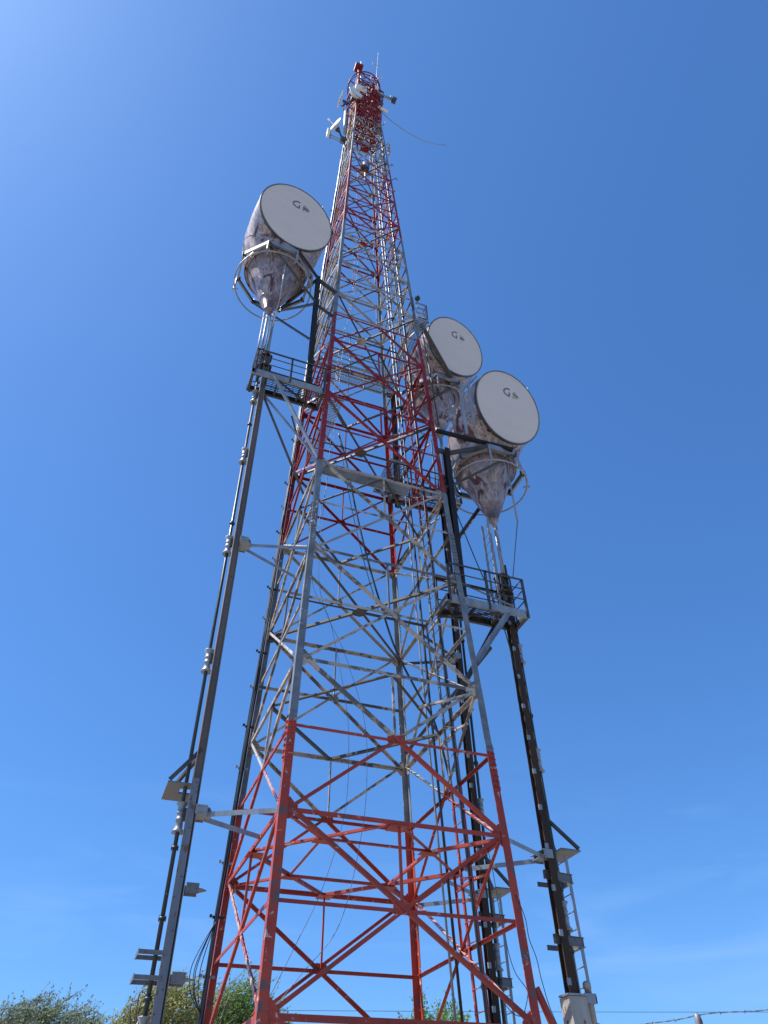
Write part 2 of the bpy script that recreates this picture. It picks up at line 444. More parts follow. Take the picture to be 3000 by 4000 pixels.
for fi, (l1, l2, nrm) in enumerate(FACES):
    tang = (leg(l2, 5) - leg(l1, 5)); tang.z = 0; tang.normalize()
    for k in range(NL):
        z = Z[k]
        if k == 0: continue
        a = msize(0.115 if k != 1 else 0.13, z)
        p0, p1 = leg(l1, z), leg(l2, z)
        gap = tang * legsize(z) * 0.35
        o = nrm * (legsize(z) * 0.30)
        hb = MB().angle(p0 + gap + o, p1 - gap + o, a, 0.011, (0, 0, -1), -nrm)
        if k < 6:   # bolts along the beam
            for q in range(1, 7):
                hb.bolt(p0.lerp(p1, q / 7) + o + V((0, 0, -a * 0.5)), nrm, 0.014, 0.012)
        members['horizontal_beam'].append((z, hb, 'brace'))
        gs = msize(1, z) * 1.05
        # corner gussets
        for pc, sg in ((p0, 1), (p1, -1)):
            gp = MB()
            c0 = pc + o * 0.8 + tang * sg * legsize(z) * 0.2
            gp.plate(c0, tang * sg, V((0, 0, 1)), [(0, -0.26 * gs), (0.14 * gs, -0.26 * gs), (0.30 * gs, -0.07 * gs), (0.30 * gs, 0.05 * gs), (0.12 * gs, 0.24 * gs), (0, 0.24 * gs)], 0.011)
            if k < 7:
                for bx, bz in ((0.05, 0.13), (0.05, -0.16), (0.14, 0.02), (0.22, 0.02), (0.12, -0.12)):
                    gp.bolt(c0 + tang * sg * bx + V((0, 0, bz)) + nrm * 0.004, nrm, 0.016, 0.022)
            members['gusset_plate'].append((z, gp, 'brace'))
    for k in range(NL - 1):
        z0, z1 = Z[k], Z[k + 1]
        zt = 0.5 * (z0 + z1)
        w0, w1 = wid(z0), wid(z1)
        tc = w0 / (w0 + w1); zc = z0 + (z1 - z0) * tc      # crossing height
        a = msize(0.10, zt)
        e = legsize(zt) * 0.30
        A0, B0, A1, B1 = leg(l1, z0), leg(l2, z0), leg(l1, z1), leg(l2, z1)
        o1, o2 = nrm * e, nrm * (e - 0.016)
        d1 = MB().angle(B0 + o1 - tang * 0.08, A1 + o1 + tang * 0.10, a, 0.010, nrm.cross(B0 - A1), -nrm)
        d2 = MB().angle(A0 + o2 + tang * 0.08, B1 + o2 - tang * 0.10, a * 0.92, 0.010, nrm.cross(A0 - B1), -nrm)
        members['diagonal_brace'] += [(zt, d1, 'pale' if l1 == 'C' else 'brace'), (zt + .01, d2, 'pale' if l2 == 'D' else 'brace')]
        Mc = (leg(l1, zc) + leg(l2, zc)) / 2
        am = msize(0.085, zt)
        if k > 0 or True:
            mbm = MB()
            for lg, sg in ((l1, 1), (l2, -1)):
                mbm.angle(leg(lg, zc) + nrm * (e - 0.004) + tang * sg * 0.05, Mc + nrm * (e - 0.004) - tang * sg * 0.10, am, 0.009, (0, 0, -1), -nrm)
            members['middle_beam'].append((zc, mbm, 'brace'))
            top = (A1 + B1) / 2
            members['hanger'].append((zc, MB().angle(top + nrm * (e - 0.03) + V((0, 0, -0.02)), Mc + nrm * (e - 0.03), msize(0.062, zt), 0.008, tang, -nrm), 'leg' if k % 2 else 'brace'))
            gs = msize(1, zt) * 1.25
            gp = MB().plate(Mc + nrm * (e - 0.024), tang, V((0, 0, 1)), [(-0.17 * gs, -0.09 * gs), (0.17 * gs, -0.09 * gs), (0.17 * gs, 0.09 * gs), (0.1 * gs, 0.13 * gs), (-0.1 * gs, 0.13 * gs), (-0.17 * gs, 0.09 * gs)], 0.010)
            if k < 6:
                for bx in (-.12, -.05, .05, .12):
                    gp.bolt(Mc + nrm * (e - 0.016) + tang * bx + V((0, 0, -.05)), nrm, 0.015, 0.03)
            members['gusset_plate'].append((zc, gp, 'brace'))
def planbar(p0, p1, a, mat, z):
    members['plan_brace'].append((z, MB().angle(p0, p1, a, 0.009, V((p1 - p0)).cross(V((0, 0, 1))), (0, 0, 1)), mat))
for k in range(1, NL - 1):
    z = Z[k]
    a = msize(0.095, z)
    zz = z - 0.06
    P = {q: leg(q, zz) for q in 'ABCD'}
    mid = {'F': (P['A'] + P['B']) / 2, 'R': (P['B'] + P['C']) / 2, 'K': (P['C'] + P['D']) / 2, 'L': (P['D'] + P['A']) / 2}
    if k in (2, 1):        # diamond with inner square and corner struts
        order = ['L', 'F', 'R', 'K']
        n_ = []
        for i in range(4):
            a1, b1 = mid[order[i]], mid[order[(i + 1) % 4]]
            planbar(a1, b1, a, 'brace', z)
            n_.append((a1 + b1) / 2)
        dn = V((0, 0, -0.012))
        for i in range(4): planbar(n_[i] + dn, n_[(i + 1) % 4] + dn, a * 0.8, 'brace', z)
        for q, nn in zip('ABCD', (n_[0], n_[1], n_[2], n_[3])): planbar(P[q] + dn * 2, nn + dn * 2, a * 0.9, 'brace', z)
        for nn in n_: members['gusset_plate'].append((z, MB().plate(nn + dn * 3.2, V((1, 0, 0)), V((0, 1, 0)), [(-.18, -.1), (.18, -.1), (.18, .1), (-.18, .1)], 0.01), 'brace'))
        for q in order: members['gusset_plate'].append((z, MB().plate(mid[q] * 0.97 + dn * 3.2 + V((0, 0, z * 0.03)), V((1, 0, 0)), V((0, 1, 0)), [(-.16, -.16), (.16, -.16), (.16, .16), (-.16, .16)], 0.01), 'brace'))
    elif k in (3, 5, 7):
        order = ['L', 'F', 'R', 'K']
        n_ = []
        for i in range(4):
            a1, b1 = mid[order[i]], mid[order[(i + 1) % 4]]
            planbar(a1, b1, a, 'plan', z); n_.append((a1 + b1) / 2)
        if k == 3: planbar(P['B'], n_[1] + V((0, 0, -0.02)), a * 0.8, 'brace', z)
    elif k in (4, 6, 8, 11, 14):
        dn = V((0, 0, -0.02))
        cc = (P['A'] + P['C']) / 2
        planbar(P['A'], P['C'], a * 1.1, 'plan', z)
        planbar(P['B'] + dn, P['D'] + dn, a * 1.1, 'plan', z)
        planbar(mid['L'] + dn * 2, cc + dn * 2, a * 0.8, 'plan', z)
        if k in (4, 6, 8): planbar(mid['R'] + dn * 2, cc + dn * 2, a * 0.8, 'plan', z)
        gp = MB().plate(cc + dn * 2.6, V((1, 0, 0)), V((0, 1, 0)), [(-.17, -.08), (-.07, -.16), (.07, -.16), (.17, -.08), (.17, .08), (.07, .16), (-.07, .16), (-.17, .08)], 0.012)
        members['gusset_plate'].append((z, gp, 'plan'))
    else:
        dn = V((0, 0, -0.015))
        planbar(mid['L'], mid['F'], a * 0.8, 'plan', z); planbar(mid['R'], mid['K'], a * 0.8, 'plan', z)
        if k > 15:
            planbar(P['A'] + dn, P['C'] + dn, a, 'brace', z); planbar(P['B'] + dn * 2, P['D'] + dn * 2, a, 'brace', z)
for name, lst in members.items():
    lst.sort(key=lambda t: t[0])
    for i, (z, mb, mt) in enumerate(lst[:100]):
        mb.build(name, M[mt], tower)
    if len(lst) > 100:
        rest = MB()
        for z, mb, mt in lst[100:]:
            n0 = len(rest.v); rest.v += mb.v; rest.f += [tuple(i + n0 for i in q) for q in mb.f]; rest.sm += mb.sm
        r_ = rest.build(name, M['brace'], tower); r_['kind'] = 'stuff'
# outrigger strut at the foot of leg B and the others
for lg in 'ABCD':
    s = SG[lg]
    pass
# splayed foot struts beside leg B
fs = MB()
pb = leg('B', 3.95)
fs.angle(leg('B', 3.95) + V((0.10, 0, 0)), V((3.05, -2.25, 2.2)), 0.085, 0.011, (0, 0, 1), (0, 1, 0))
fs.angle(leg('B', 3.3) + V((0.10, 0, 0)), V((3.0, -2.25, 2.6)), 0.07, 0.011, (0, 0, 1), (0, 1, 0))
fs.build('foot_strut', M['brace'], tower)

# ------------------------------------------------------------------ horn antennas
def circ(c, u, v, r, n, ph=0): return [V(c) + u * (r * math.cos(2 * PI * k / n + ph)) + v * (r * math.sin(2 * PI * k / n + ph)) for k in range(n)]
def lathe(mb, c, prof, n=48, smooth=True):
    vs = []
    for z, r in prof: vs += circ(V(c) + V((0, 0, z)), V((1, 0, 0)), V((0, 1, 0)), r, n)
    fs = []
    for i in range(len(prof) - 1):
        fs += [(i * n + k, i * n + (k + 1) % n, (i + 1) * n + (k + 1) % n, (i + 1) * n + k) for k in range(n)]
    return mb.add(vs, fs, smooth)
def horn(base, ap, r, th, tilt, label, worn, extra_ladder=False):
    q = r / 1.384
    ax = V(base)
    root = thing('horn_antenna', label, 'horn antenna', base, 'conical horn antennas with round radomes')
    nh = V((math.cos(th), math.sin(th), 0)); a = V((-math.sin(th), math.cos(th), 0))
    bb = V((0, 0, 1)) * math.cos(tilt) + nh * math.sin(tilt)
    n_ = a.cross(bb).normalized()          # aperture normal, outward
    if n_.dot(nh) < 0: n_ = -n_
    ap = V(ap)
    cone = MB()
    lathe(cone, ax, [(0.85 * q, 0.345 * q), (1.4 * q, 0.545 * q), (2.0 * q, 0.765 * q), (2.5 * q, 0.95 * q), (2.66 * q, 1.0 * q), (2.95 * q, 1.08 * q)])
    co = cone.build('cone', M['cone'], root)
    nz = MB()
    lathe(nz, ax, [(0.0, 0.03 * q), (0.02, 0.055 * q), (0.16 * q, 0.075 * q), (0.24 * q, 0.12 * q), (0.28 * q, 0.155 * q), (0.33 * q, 0.155 * q), (0.34 * q, 0.135 * q), (0.84 * q, 0.341 * q), (0.853 * q, 0.352 * q), (0.87 * q, 0.352 * q)])
    nz.build('nozzle', M['nozzle'], root)
    fl = MB()
    lathe(fl, ax, [(2.50 * q, 0.955 * q), (2.50 * q, 1.03 * q), (2.545 * q, 1.03 * q), (2.545 * q, 0.975 * q), (2.60 * q, 0.99 * q), (2.60 * q, 1.065 * q), (2.66 * q, 1.065 * q), (2.66 * q, 1.0 * q)], 64)
    fl.build('flange', M['body'], root)
    # shell that turns the vertical cone into the round aperture
    N, S = 72, 16
    vs = []
    def path(phi, t):
        P0 = ax + V((0, 0, 2.93 * q)) + (nh * math.cos(phi) + a * math.sin(phi)) * (1.075 * q)
        P1 = ap + (-bb * math.cos(phi) + a * math.sin(phi)) * r
        L = (P1 - P0).length
        h0, h1 = 0.42 * L, 0.40 * L
        radial = (nh * math.cos(phi) + a * math.sin(phi))
        Q0 = P0 + (V((0, 0, 1)) + radial * 0.37).normalized() * h0
        Q1 = P1 - n_ * h1
        return P0 * (1 - t) ** 3 + Q0 * 3 * t * (1 - t) ** 2 + Q1 * 3 * t * t * (1 - t) + P1 * t ** 3
    for j in range(S + 1):
        for k in range(N): vs.append(path(2 * PI * k / N, j / S))
    fc = [(j * N + k, j * N + (k + 1) % N, (j + 1) * N + (k + 1) % N, (j + 1) * N + k) for j in range(S) for k in range(N)]
    body = MB().add(vs, fc, True).build('reflector_shell', M['body'], root)
    sm = MB()
    for phi in (1.95, 2.35, -1.95, -2.35):
        sm.tube([path(phi, t / 12) + (path(phi, t / 12) - (ax.lerp(ap, t / 12) + V((0, 0, 2.0 * q * (1 - t / 12))))).normalized() * 0.006 for t in range(13)], 0.022, 5)
    for j in (5,):
        sm.tube([path(2 * PI * k / 48, j / S) for k in range(48)], 0.012, 4, True)
    sm.build('seam_rib', M['body'], root)
    # rim band
    rim = MB()
    n = 96
    prof = [(-0.05, r * 0.985), (-0.05, r * 1.012), (0.035, r * 1.012), (0.035, r * 0.978), (-0.05, r * 0.985)]
    vv = []
    for d_, rr in prof: vv += circ(ap + n_ * d_, a, bb, rr, n)
    rim.add(vv, [(i * n + k, i * n + (k + 1) % n, (i + 1) * n + (k + 1) % n, (i + 1) * n + k) for i in range(len(prof) - 1) for k in range(n)], True)
    nf = len(rim.f); lc = rim
    for k in range(0, n):
        c = ap + (a * math.cos(2 * PI * k / n) + bb * math.sin(2 * PI * k / n)) * (r * 0.993) + n_ * 0.036
        t_ = (-a * math.sin(2 * PI * k / n) + bb * math.cos(2 * PI * k / n))
        rad = t_.cross(n_)
        lc.plate(c, t_, rad, [(-.018, -.016), (.018, -.016), (.018, .016), (-.018, .016)], 0.014)
    ro = rim.build('rim', M['zincdark'], root)
    ro.data.materials.append(M['zinc'])
    for pi in range(nf, len(ro.data.polygons)): ro.data.polygons[pi].material_index = 1
    # radome disc, gently sagging
    rd = MB()
    n, K = 72, 6
    vv = [ap + n_ * 0.052]
    for j in range(1, K + 1):
        rr = r * 0.985 * j / K
        vv += circ(ap + n_ * (0.052 - 0.024 * (j / K) ** 2), a, bb, rr, n)
    ff = [(0, 1 + k, 1 + (k + 1) % n) for k in range(n)]
    for j in range(K - 1):
        ff += [(1 + j * n + k, 1 + (j + 1) * n + k, 1 + (j + 1) * n + (k + 1) % n, 1 + j * n + (k + 1) % n) for k in range(n)]
    ra = rd.add(vv, ff, True).build('radome', M['radome'], root)
    # emblem: big open letter G and a fan of rays
    def Pt(x, y): return ap + (a * x + bb * y) * r + n_ * 0.058
    em = MB()
    def stroke(pts, w_, mb):
        for p, q_ in zip(pts[:-1], pts[1:]):
            mb.bar(Pt(*p), Pt(*q_), w_, 0.006, n_)
    arc = [(-0.02, 0.51), (-0.06, 0.515), (-0.10, 0.505), (-0.15, 0.475), (-0.18, 0.445), (-0.197, 0.405), (-0.195, 0.365), (-0.175, 0.335), (-0.13, 0.315), (-0.08, 0.305), (-0.015, 0.305)]
    stroke(arc, 0.028 * r, em)
    stroke([(-0.02, 0.298), (-0.02, 0.40)], 0.028 * r, em)
    stroke([(-0.01, 0.395), (-0.05, 0.395)], 0.02 * r, em)
    fan = MB()
    rays = [(0.50, 0.145, 0.512), (0.482, 0.19, 0.50), (0.463, 0.205, 0.482), (0.445, 0.225, 0.462), (0.428, 0.25, 0.44), (0.410, 0.262, 0.416), (0.392, 0.268, 0.39), (0.374, 0.255, 0.366), (0.356, 0.225, 0.345), (0.340, 0.18, 0.328), (0.326, 0.13, 0.312)]
    rnd = random.Random(worn)
    for y0, x1, y1 in rays[::2] + [rays[5]]:
        x0 = 0.075 + (rnd.random() * 0.05 if worn else 0)
        if worn and rnd.random() < 0.18: x0 = (x0 + x1) / 2
        stroke([(x0, 0.41 + (y0 - 0.41) * 0.8), (x1, y1)], 0.0085 * r, fan)
    e_ = em.build('emblem', M['ink'], ra)
    fan.build('ray_fan', M['ink'], e_)
    sp = MB().tube([ap + (bb * math.cos(-0.62) - a * math.sin(-0.62)) * (r * 1.0), ap + (bb * math.cos(-0.62) - a * math.sin(-0.62)) * (r * 1.0) + V((0, 0, 0.16))], 0.03, 6)
    if extra_ladder:
        pass
    sp.build('vent_spike', M['white'], root)
    return root, q, nh, a, bb, n_
TH_, TI_ = math.radians(-77.6), math.radians(16.9)
H = {}
H['L'] = ((-3.70, -1.35, 22.22), (-3.44, -2.77, 26.61), 1.384)
H['R'] = ((3.50, -1.45, 15.05), (3.74, -2.87, 18.89), 1.232)
H['F'] = ((3.62, 1.35, 21.93), (3.91, -0.18, 26.08), 1.347)
horn(*H['L'], TH_, TI_, 'weathered horn antenna high on the left, standing clear of the tower on its own', 0)
horn(*H['R'], math.radians(-78.7), math.radians(17.9), 'lowest horn antenna, outermost on the right, with a small ladder hung beside its rim', 9)
horn(*H['F'], TH_, math.radians(16.2), 'horn antenna partly hidden behind the right tower leg, with the most worn emblem', 5)

# ------------------------------------------------------------------ horn support frames
def horn_frame(key, post, zb, node, q, label, inward):
    ax, ap, r = H[key]; ax = V(ax)
    zf = ax.z + 2.45 * q
    t = thing('horn_support_frame', label, 'steel frame', (post[0], post[1], zb), 'steel frames carrying the horns')
    MB().hbeam((post[0], post[1], zb), (post[0], post[1], zf + 0.12), 0.17, 0.15, 0.016, (0, 1, 0)).build('post', M['blacksteel'], t)
    R_ = 1.30 * q
    ring = MB(); pts = [ax + V((0, 0, zf - ax.z)) + V((R_ * math.cos(PI / 8 + k * PI / 4), R_ * math.sin(PI / 8 + k * PI / 4), 0)) for k in range(8)]
    for k in range(8):
        p0, p1 = pts[k], pts[(k + 1) % 8]
        mid = (p0 + p1) / 2 - V((ax.x, ax.y, zf))
        d_ = (p1 - p0).normalized()
        sd_ = 1 if V((0, 0, 1)).cross(-mid).dot(d_) > 0 else -1
        u_, v_ = ring.frame(p0, p1, (0, 0, 1))
        ring.channel(p0 - d_ * 0.03, p1 + d_ * 0.03, 0.19, 0.06, 0.012, (0, 0, 1), 1 if v_.dot(mid) < 0 else -1)
    ro = ring.build('octagon_ring', M['zinc'], t)
    lug = MB()
    for k in range(8):
        lug = MB()
        d_ = (pts[k] - V((ax.x, ax.y, zf))).normalized()
        lug.plate(pts[k] + V((0, 0, 0.0)), V((0, 0, 1)), d_, [(-.12, -.13), (.12, -.13), (.12, 0.02), (-.12, 0.02)], 0.014)
        for s_ in (-.06, .06): lug.bolt(pts[k] + V((0, 0, s_)) , d_, 0.02, 0.03)
        lug.build('corner_plate', M['zincdark'], ro)
    pp = V((post[0], post[1], 0))
    order = sorted(range(8), key=lambda k: (pts[k] - V((pp.x, pp.y, zf))).length)
    c = sorted(order[:4], key=lambda k: pts[k].y)
    for k in (c[0], c[-1]):
        MB().channel(pts[k], V((pp.x, pp.y, zf - 0.02)), 0.15, 0.06, 0.012).build('arm', M['zincdark'], t)
    far = [k for k in order[-4:]]
    fy = sorted(far, key=lambda k: pts[k].y)
    for zz, k in ((zf - 1.65 * q, fy[0]), (zf - 1.65 * q, c[-1]), (zf - 3.9 * q, fy[-1]), (zf - 1.7 * q, order[3])):
        MB().angle(V((pp.x, pp.y, zz)), pts[k] + V((0, 0, -0.08)), 0.085, 0.010, (0, 0, 1), (0, -1, 0)).build('strut', M['zincdark'], t)
    if node is not None:
        MB().bar(V((pp.x, pp.y, zf)), V(node), 0.11, 0.11).build('tie_beam', M['zincdark'], t)
        MB().bar(V((pp.x, pp.y, zf - 1.65 * q)), V((node[0], node[1], zf - 1.65 * q)), 0.08, 0.08).build('tie_beam', M['zincdark'], t)
    # round guard hoop under the horn, on drop brackets
    zh = ax.z + 1.78 * q
    hoop = MB().tube([ax + V((1.29 * q * math.cos(k * PI / 24), 1.29 * q * math.sin(k * PI / 24), zh - ax.z)) for k in range(48)], 0.026, 7, True)
    ho = hoop.build('guard_hoop', M['zinc'], t)
    for k in (5, 6, 7, 3):
        an = PI / 8 + k * PI / 4
        d_ = V((math.cos(an), math.sin(an), 0))
        b_ = MB()
        b_.bar(pts[k] + d_ * 0.02, V((pts[k].x, pts[k].y, zh + 0.02)) + d_ * 0.02, 0.05, 0.05)
        b_.bar(V((pts[k].x, pts[k].y, zh)) - d_ * 0.12, V((pts[k].x, pts[k].y, zh)) + d_ * 0.08, 0.05, 0.04)
        b_.build('hoop_bracket', M['zinc'], ho)
    # hanger rods down to the gallery
    for (dx, dy) in ((0.20, -0.95 * q), ):
        MB().tube([ax + V((dx, dy, 2.3 * q)), ax + V((dx, dy + 0.02, -0.4))], 0.028, 6).build('hanger_rod', M['zinc'], t)
        MB().tube([ax + V((dx, dy + 0.02, -0.4)), V((ax.x + 0.1, ax.y - 0.3, zb + 1.2))], 0.012, 5).build('turnbuckle_rod', M['zincdark'], t)
    return t
nL, nR, nF = leg('A', 24.65), leg('B', 16.4), leg('C', 24.0)
horn_frame('L', (-2.25, -1.80), 18.45, tuple(nL), 1.0, 'dark steel post and octagonal ring holding up the left horn', 1)
horn_frame('R', (2.00, -1.85), 11.9, tuple(leg('B', 17.3)), 0.89, 'dark steel post and octagonal ring holding up the lowest right horn', 1)
horn_frame('F', (1.95, 1.75), 18.3, tuple(nF), 0.973, 'dark steel post and octagonal ring holding up the horn behind the right leg', 1)
# long black stay beam from the tower leg to the near-right horn ring and the diagonal one above it
def beam_thing(p0, p1, s_, mat, label, name='stay_beam', cat='steel beam'):
    o = MB().bar(V(p0), V(p1), s_, s_).build(name, M[mat], None)
    tag(o, label, cat); return o
zfR = 15.05 + 2.45 * .89; zfF = 21.93 + 2.45 * .973
beam_thing(leg('B', 18.25) + V((0.12, 0, 0)), (3.78, -2.62, zfR - 0.02), 0.10, 'blacksteel', 'black beam running from the right tower leg to the lowest right horn ring')
beam_thing(leg('B', 24.45) + V((0.25, 0, 0)), (3.72, 0.16, zfF + 0.08), 0.14, 'zincdark', 'dark diagonal beam crossing in front of the far right horn')

# ------------------------------------------------------------------ galleries (cantilevered platforms)
def grating(x0, x1, y0, y1, z, step=0.055, cross=0.11, mb=None):
    mb = mb or MB()
    y = y0
    while y <= y1 + 1e-6:
        mb.box(((x0 + x1) / 2, y, z), abs(x1 - x0), 0.012, 0.022); y += step
    x = min(x0, x1)
    while x <= max(x0, x1) + 1e-6:
        mb.box((x, (y0 + y1) / 2, z + 0.008), 0.012, y1 - y0, 0.012); x += cross
    return mb
def gallery(x_in, x_out, y0, y1, z, col, label, braces):
    t = thing('service_gallery', label, 'platform', ((x_in + x_out) / 2, (y0 + y1) / 2, z), 'grated galleries at the feet of the horns')
    xl, xh = min(x_in, x_out), max(x_in, x_out)
    for y, sd_ in ((y0, 1), (y1, -1)):
        mb = MB(); u, v = mb.frame((xl, y, z), (xh, y, z), (0, 0, 1))
        mb.channel((xl - 0.05, y, z), (xh + 0.05, y, z), 0.2, 0.07, 0.012, (0, 0, 1), 1 if v.dot(V((0, sd_, 0))) > 0 else -1)
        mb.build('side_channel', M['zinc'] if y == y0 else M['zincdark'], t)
    for x in (xl, xh):
        MB().bar((x, y0, z), (x, y1, z), 0.08, 0.18).build('end_beam', M['zincdark'], t)
    for x in (xl + (xh - xl) * 0.36, xl + (xh - xl) * 0.68):
        MB().bar((x, y0 + 0.02, z - 0.02), (x, y1 - 0.02, z - 0.02), 0.05, 0.1).build('cross_beam', M['zincdark'], t)
    sx = 1 if x_out > x_in else -1
    xo = x_out - sx * 0.42
    grating(min(x_in, xo), max(x_in, xo), y0 + 0.03, y1 - 0.03, z + 0.07, 0.058, 0.20).build('grating', M['zincdark'], t)
    db = MB().angle((x_in + sx * 0.05, y1 - 0.03, z - 0.10), (x_out - sx * 0.75, y0 + 0.03, z - 0.10), 0.07, 0.008, (0, 1, 0), (0, 0, -1))
    db.angle((x_in + sx * 0.5, y1 - 0.03, z - 0.11), (x_in, y0 + 0.03, z - 0.11), 0.07, 0.008, (0, 1, 0), (0, 0, -1))
    db.build('under_brace', M['zincdark'], t)
    # handrail, in dark steel that paints in the shadow on it
    hr = MB()
    xs = [xl + 0.02, (xl + xh) / 2, xh - 0.02]
    for y in (y0 - 0.015, y1 + 0.015):
        for x in xs:
            if abs(y - y1) < 0.1 and x == xs[1]: continue
            MB().angle((x, y, z - 0.12), (x, y, z + 1.08), 0.055, 0.007, (1, 0, 0), (0, 1 if y < y1 else -1, 0)).build('rail_post', M['zincdark'], t)
        MB().angle((xl, y, z + 1.08), (xh, y, z + 1.08), 0.06, 0.007, (0, 0, -1), (0, 1 if y < y1 else -1, 0)).build('handrail', M['zincdark'], t)
        for dz in (0.42, 0.75):
            MB().bar((xl, y, z + dz), (xh, y, z + dz), 0.012, 0.03).build('guard_rail', M['zincdark'], t)
    for dz in (0.42, 0.75, 1.07):
        MB().bar((x_out, y0, z + dz), (x_out, y1, z + dz), 0.014, 0.035).build('guard_rail', M['zincdark'], t)
    # waveguide head frame on the outer end: two hexagonal plates on angle posts
    cx, cy = col
    for k, zz in enumerate((z + 0.95, z + 1.5)):
        hx = MB().plate((cx - sx * 0.02, cy, zz), V((1, 0, 0)), V((0, 1, 0)), [(0.24 * math.cos(i * PI / 3 + .5) * (1 - .1 * k), 0.24 * math.sin(i * PI / 3 + .5) * (1 - .1 * k)) for i in range(6)], 0.05)
        hx.build('hexagon_plate', M['rusty'], t)
    for dx, dy in ((-.15, -.15), (.15, -.15), (.15, .15), (-.15, .15)):
        MB().angle((cx + dx, cy + dy, z), (cx + dx, cy + dy, z + 1.5), 0.05, 0.006, (-dx, 0, 0), (0, -dy, 0)).build('head_post', M['zincdark'], t)
    kb = MB()
    for sy in (-.15, .15):
        kb.bar((cx - .15, cy + sy, z + 0.1), (cx + .15, cy + sy, z + 0.9), 0.03, 0.03, (0, 1, 0)); kb.bar((cx + .15, cy + sy, z + 0.9), (cx - .15, cy + sy, z + 1.45), 0.03, 0.03, (0, 1, 0))
    kb.build('head_brace', M['zincdark'], t)
    for p0, p1, s_, mt in braces:
        MB().angle(V(p0), V(p1), s_, 0.010, (0, 0, 1), (0, -1, 0)).build('knee_brace', M[mt], t)
    return t
A4 = leg('A', 15.45)
gallery(-1.80, -3.86, -1.90, -1.20, 18.4, (-3.55, -1.36), 'steel gallery below the left horn, reached from the left tower leg',
        [((-3.30, -1.88, 18.33), tuple(A4 + V((-.1, -.02, 0))), 0.12, 'zinc'), ((-3.42, -1.22, 18.25), tuple(A4 + V((-.15, .12, .25))), 0.075, 'zinc'),
         ((-3.42, -1.25, 18.15), (-1.82, -0.35, 15.6), 0.075, 'zincdark'), ((-2.35, -1.3, 16.85), (-2.62, -1.62, 17.2), 0.05, 'zincdark')])
B3 = leg('B', 9.75)
gallery(1.55, 3.68, -1.98, -1.30, 11.8, (3.50, -1.40), 'steel gallery low on the right, below the lowest horn',
        [((3.20, -1.95, 11.72), (2.05, -2.02, 10.0), 0.12, 'zinc'), ((3.15, -1.35, 11.70), (1.98, -1.2, 9.6), 0.12, 'zincdark'),
         ((2.9, -1.4, 11.0), (1.85, 1.6, 9.5), 0.10, 'plan'), ((1.9, -1.9, 12.35), (3.3, -1.99, 11.9), 0.05, 'zinc')])
gallery(1.55, 3.80, 0.72, 1.48, 18.2, (3.58, 1.32), 'steel gallery behind the tower, below the far right horn',
        [((3.20, 0.75, 18.1), (1.80, 1.5, 15.5), 0.10, 'zincdark'), ((3.20, 1.45, 18.1), (1.80, 1.7, 15.5), 0.09, 'zincdark')])

# poles, ladder and flexible guide between each gallery and its horn
def neck(key, zb, side, label):
    ax = V(H[key][0])
    t = thing('horn_feed_neck', label, 'waveguide', (ax.x, ax.y, zb), 'feed necks between gallery and horn')
    MB().tube([(ax.x, ax.y, zb + 1.5), (ax.x, ax.y, ax.z + 0.02)], 0.035, 8).build('feed_tube', M['zinc'], t)
    for dx, dy in ((-0.10, 0.10), (0.10, 0.06)):
        MB().tube([(ax.x + dx, ax.y + dy, zb + 0.9), (ax.x + dx, ax.y + dy, ax.z + 0.5)], 0.024, 6).build('support_pole', M['zinc'], t)
    mb = MB()
    lx = ax.x + side * 0.22
    for dy in (-0.02, 0.30):
        mb.bar((lx, ax.y + dy, zb + 0.1), (lx, ax.y + dy, ax.z + 0.25), 0.03, 0.055, (1, 0, 0))
    lo = mb.build('ladder_rail', M['zinc'], t)
    rg = MB(); z = zb + 0.3
    while z < ax.z + 0.2:
        rg.tube([(lx, ax.y - 0.02, z), (lx, ax.y + 0.30, z)], 0.010, 5); z += 0.3
    rg.build('ladder_rung', M['zinc'], lo)
neck('L', 18.4, 1, 'silver feed tube and ladder rising to the left horn')
neck('R', 11.8, -1, 'silver feed tube and ladder rising to the lowest right horn')
neck('F', 18.2, -1, 'silver feed tube and ladder rising to the horn behind the right leg')
# ladder hung behind the rim of the lowest right horn
lt = thing('rim_ladder', 'short grey ladder frame slung beside the left rim of the lowest right horn', 'ladder', (2.2, -3.1, 17))
RL = (((2.31, -3.10, 19.05), (2.29, -3.10, 17.15)), ((2.03, -3.06, 18.60), (2.04, -3.06, 16.75)))
for p0, p1 in RL:
    MB().bar(p0, p1, 0.05, 0.07).build('ladder_rail', M['zinc'], lt)
for f in (0.12, 0.4, 0.68):
    MB().bar(V(RL[0][0]).lerp(V(RL[0][1]), f), V(RL[1][0]).lerp(V(RL[1][1]), f), 0.03, 0.03).build('ladder_rung', M['zinc'], lt)
MB().bar((2.66, -3.12, 19.62), (1.98, -3.06, 18.62), 0.05, 0.07).build('top_bar', M['zinc'], lt)

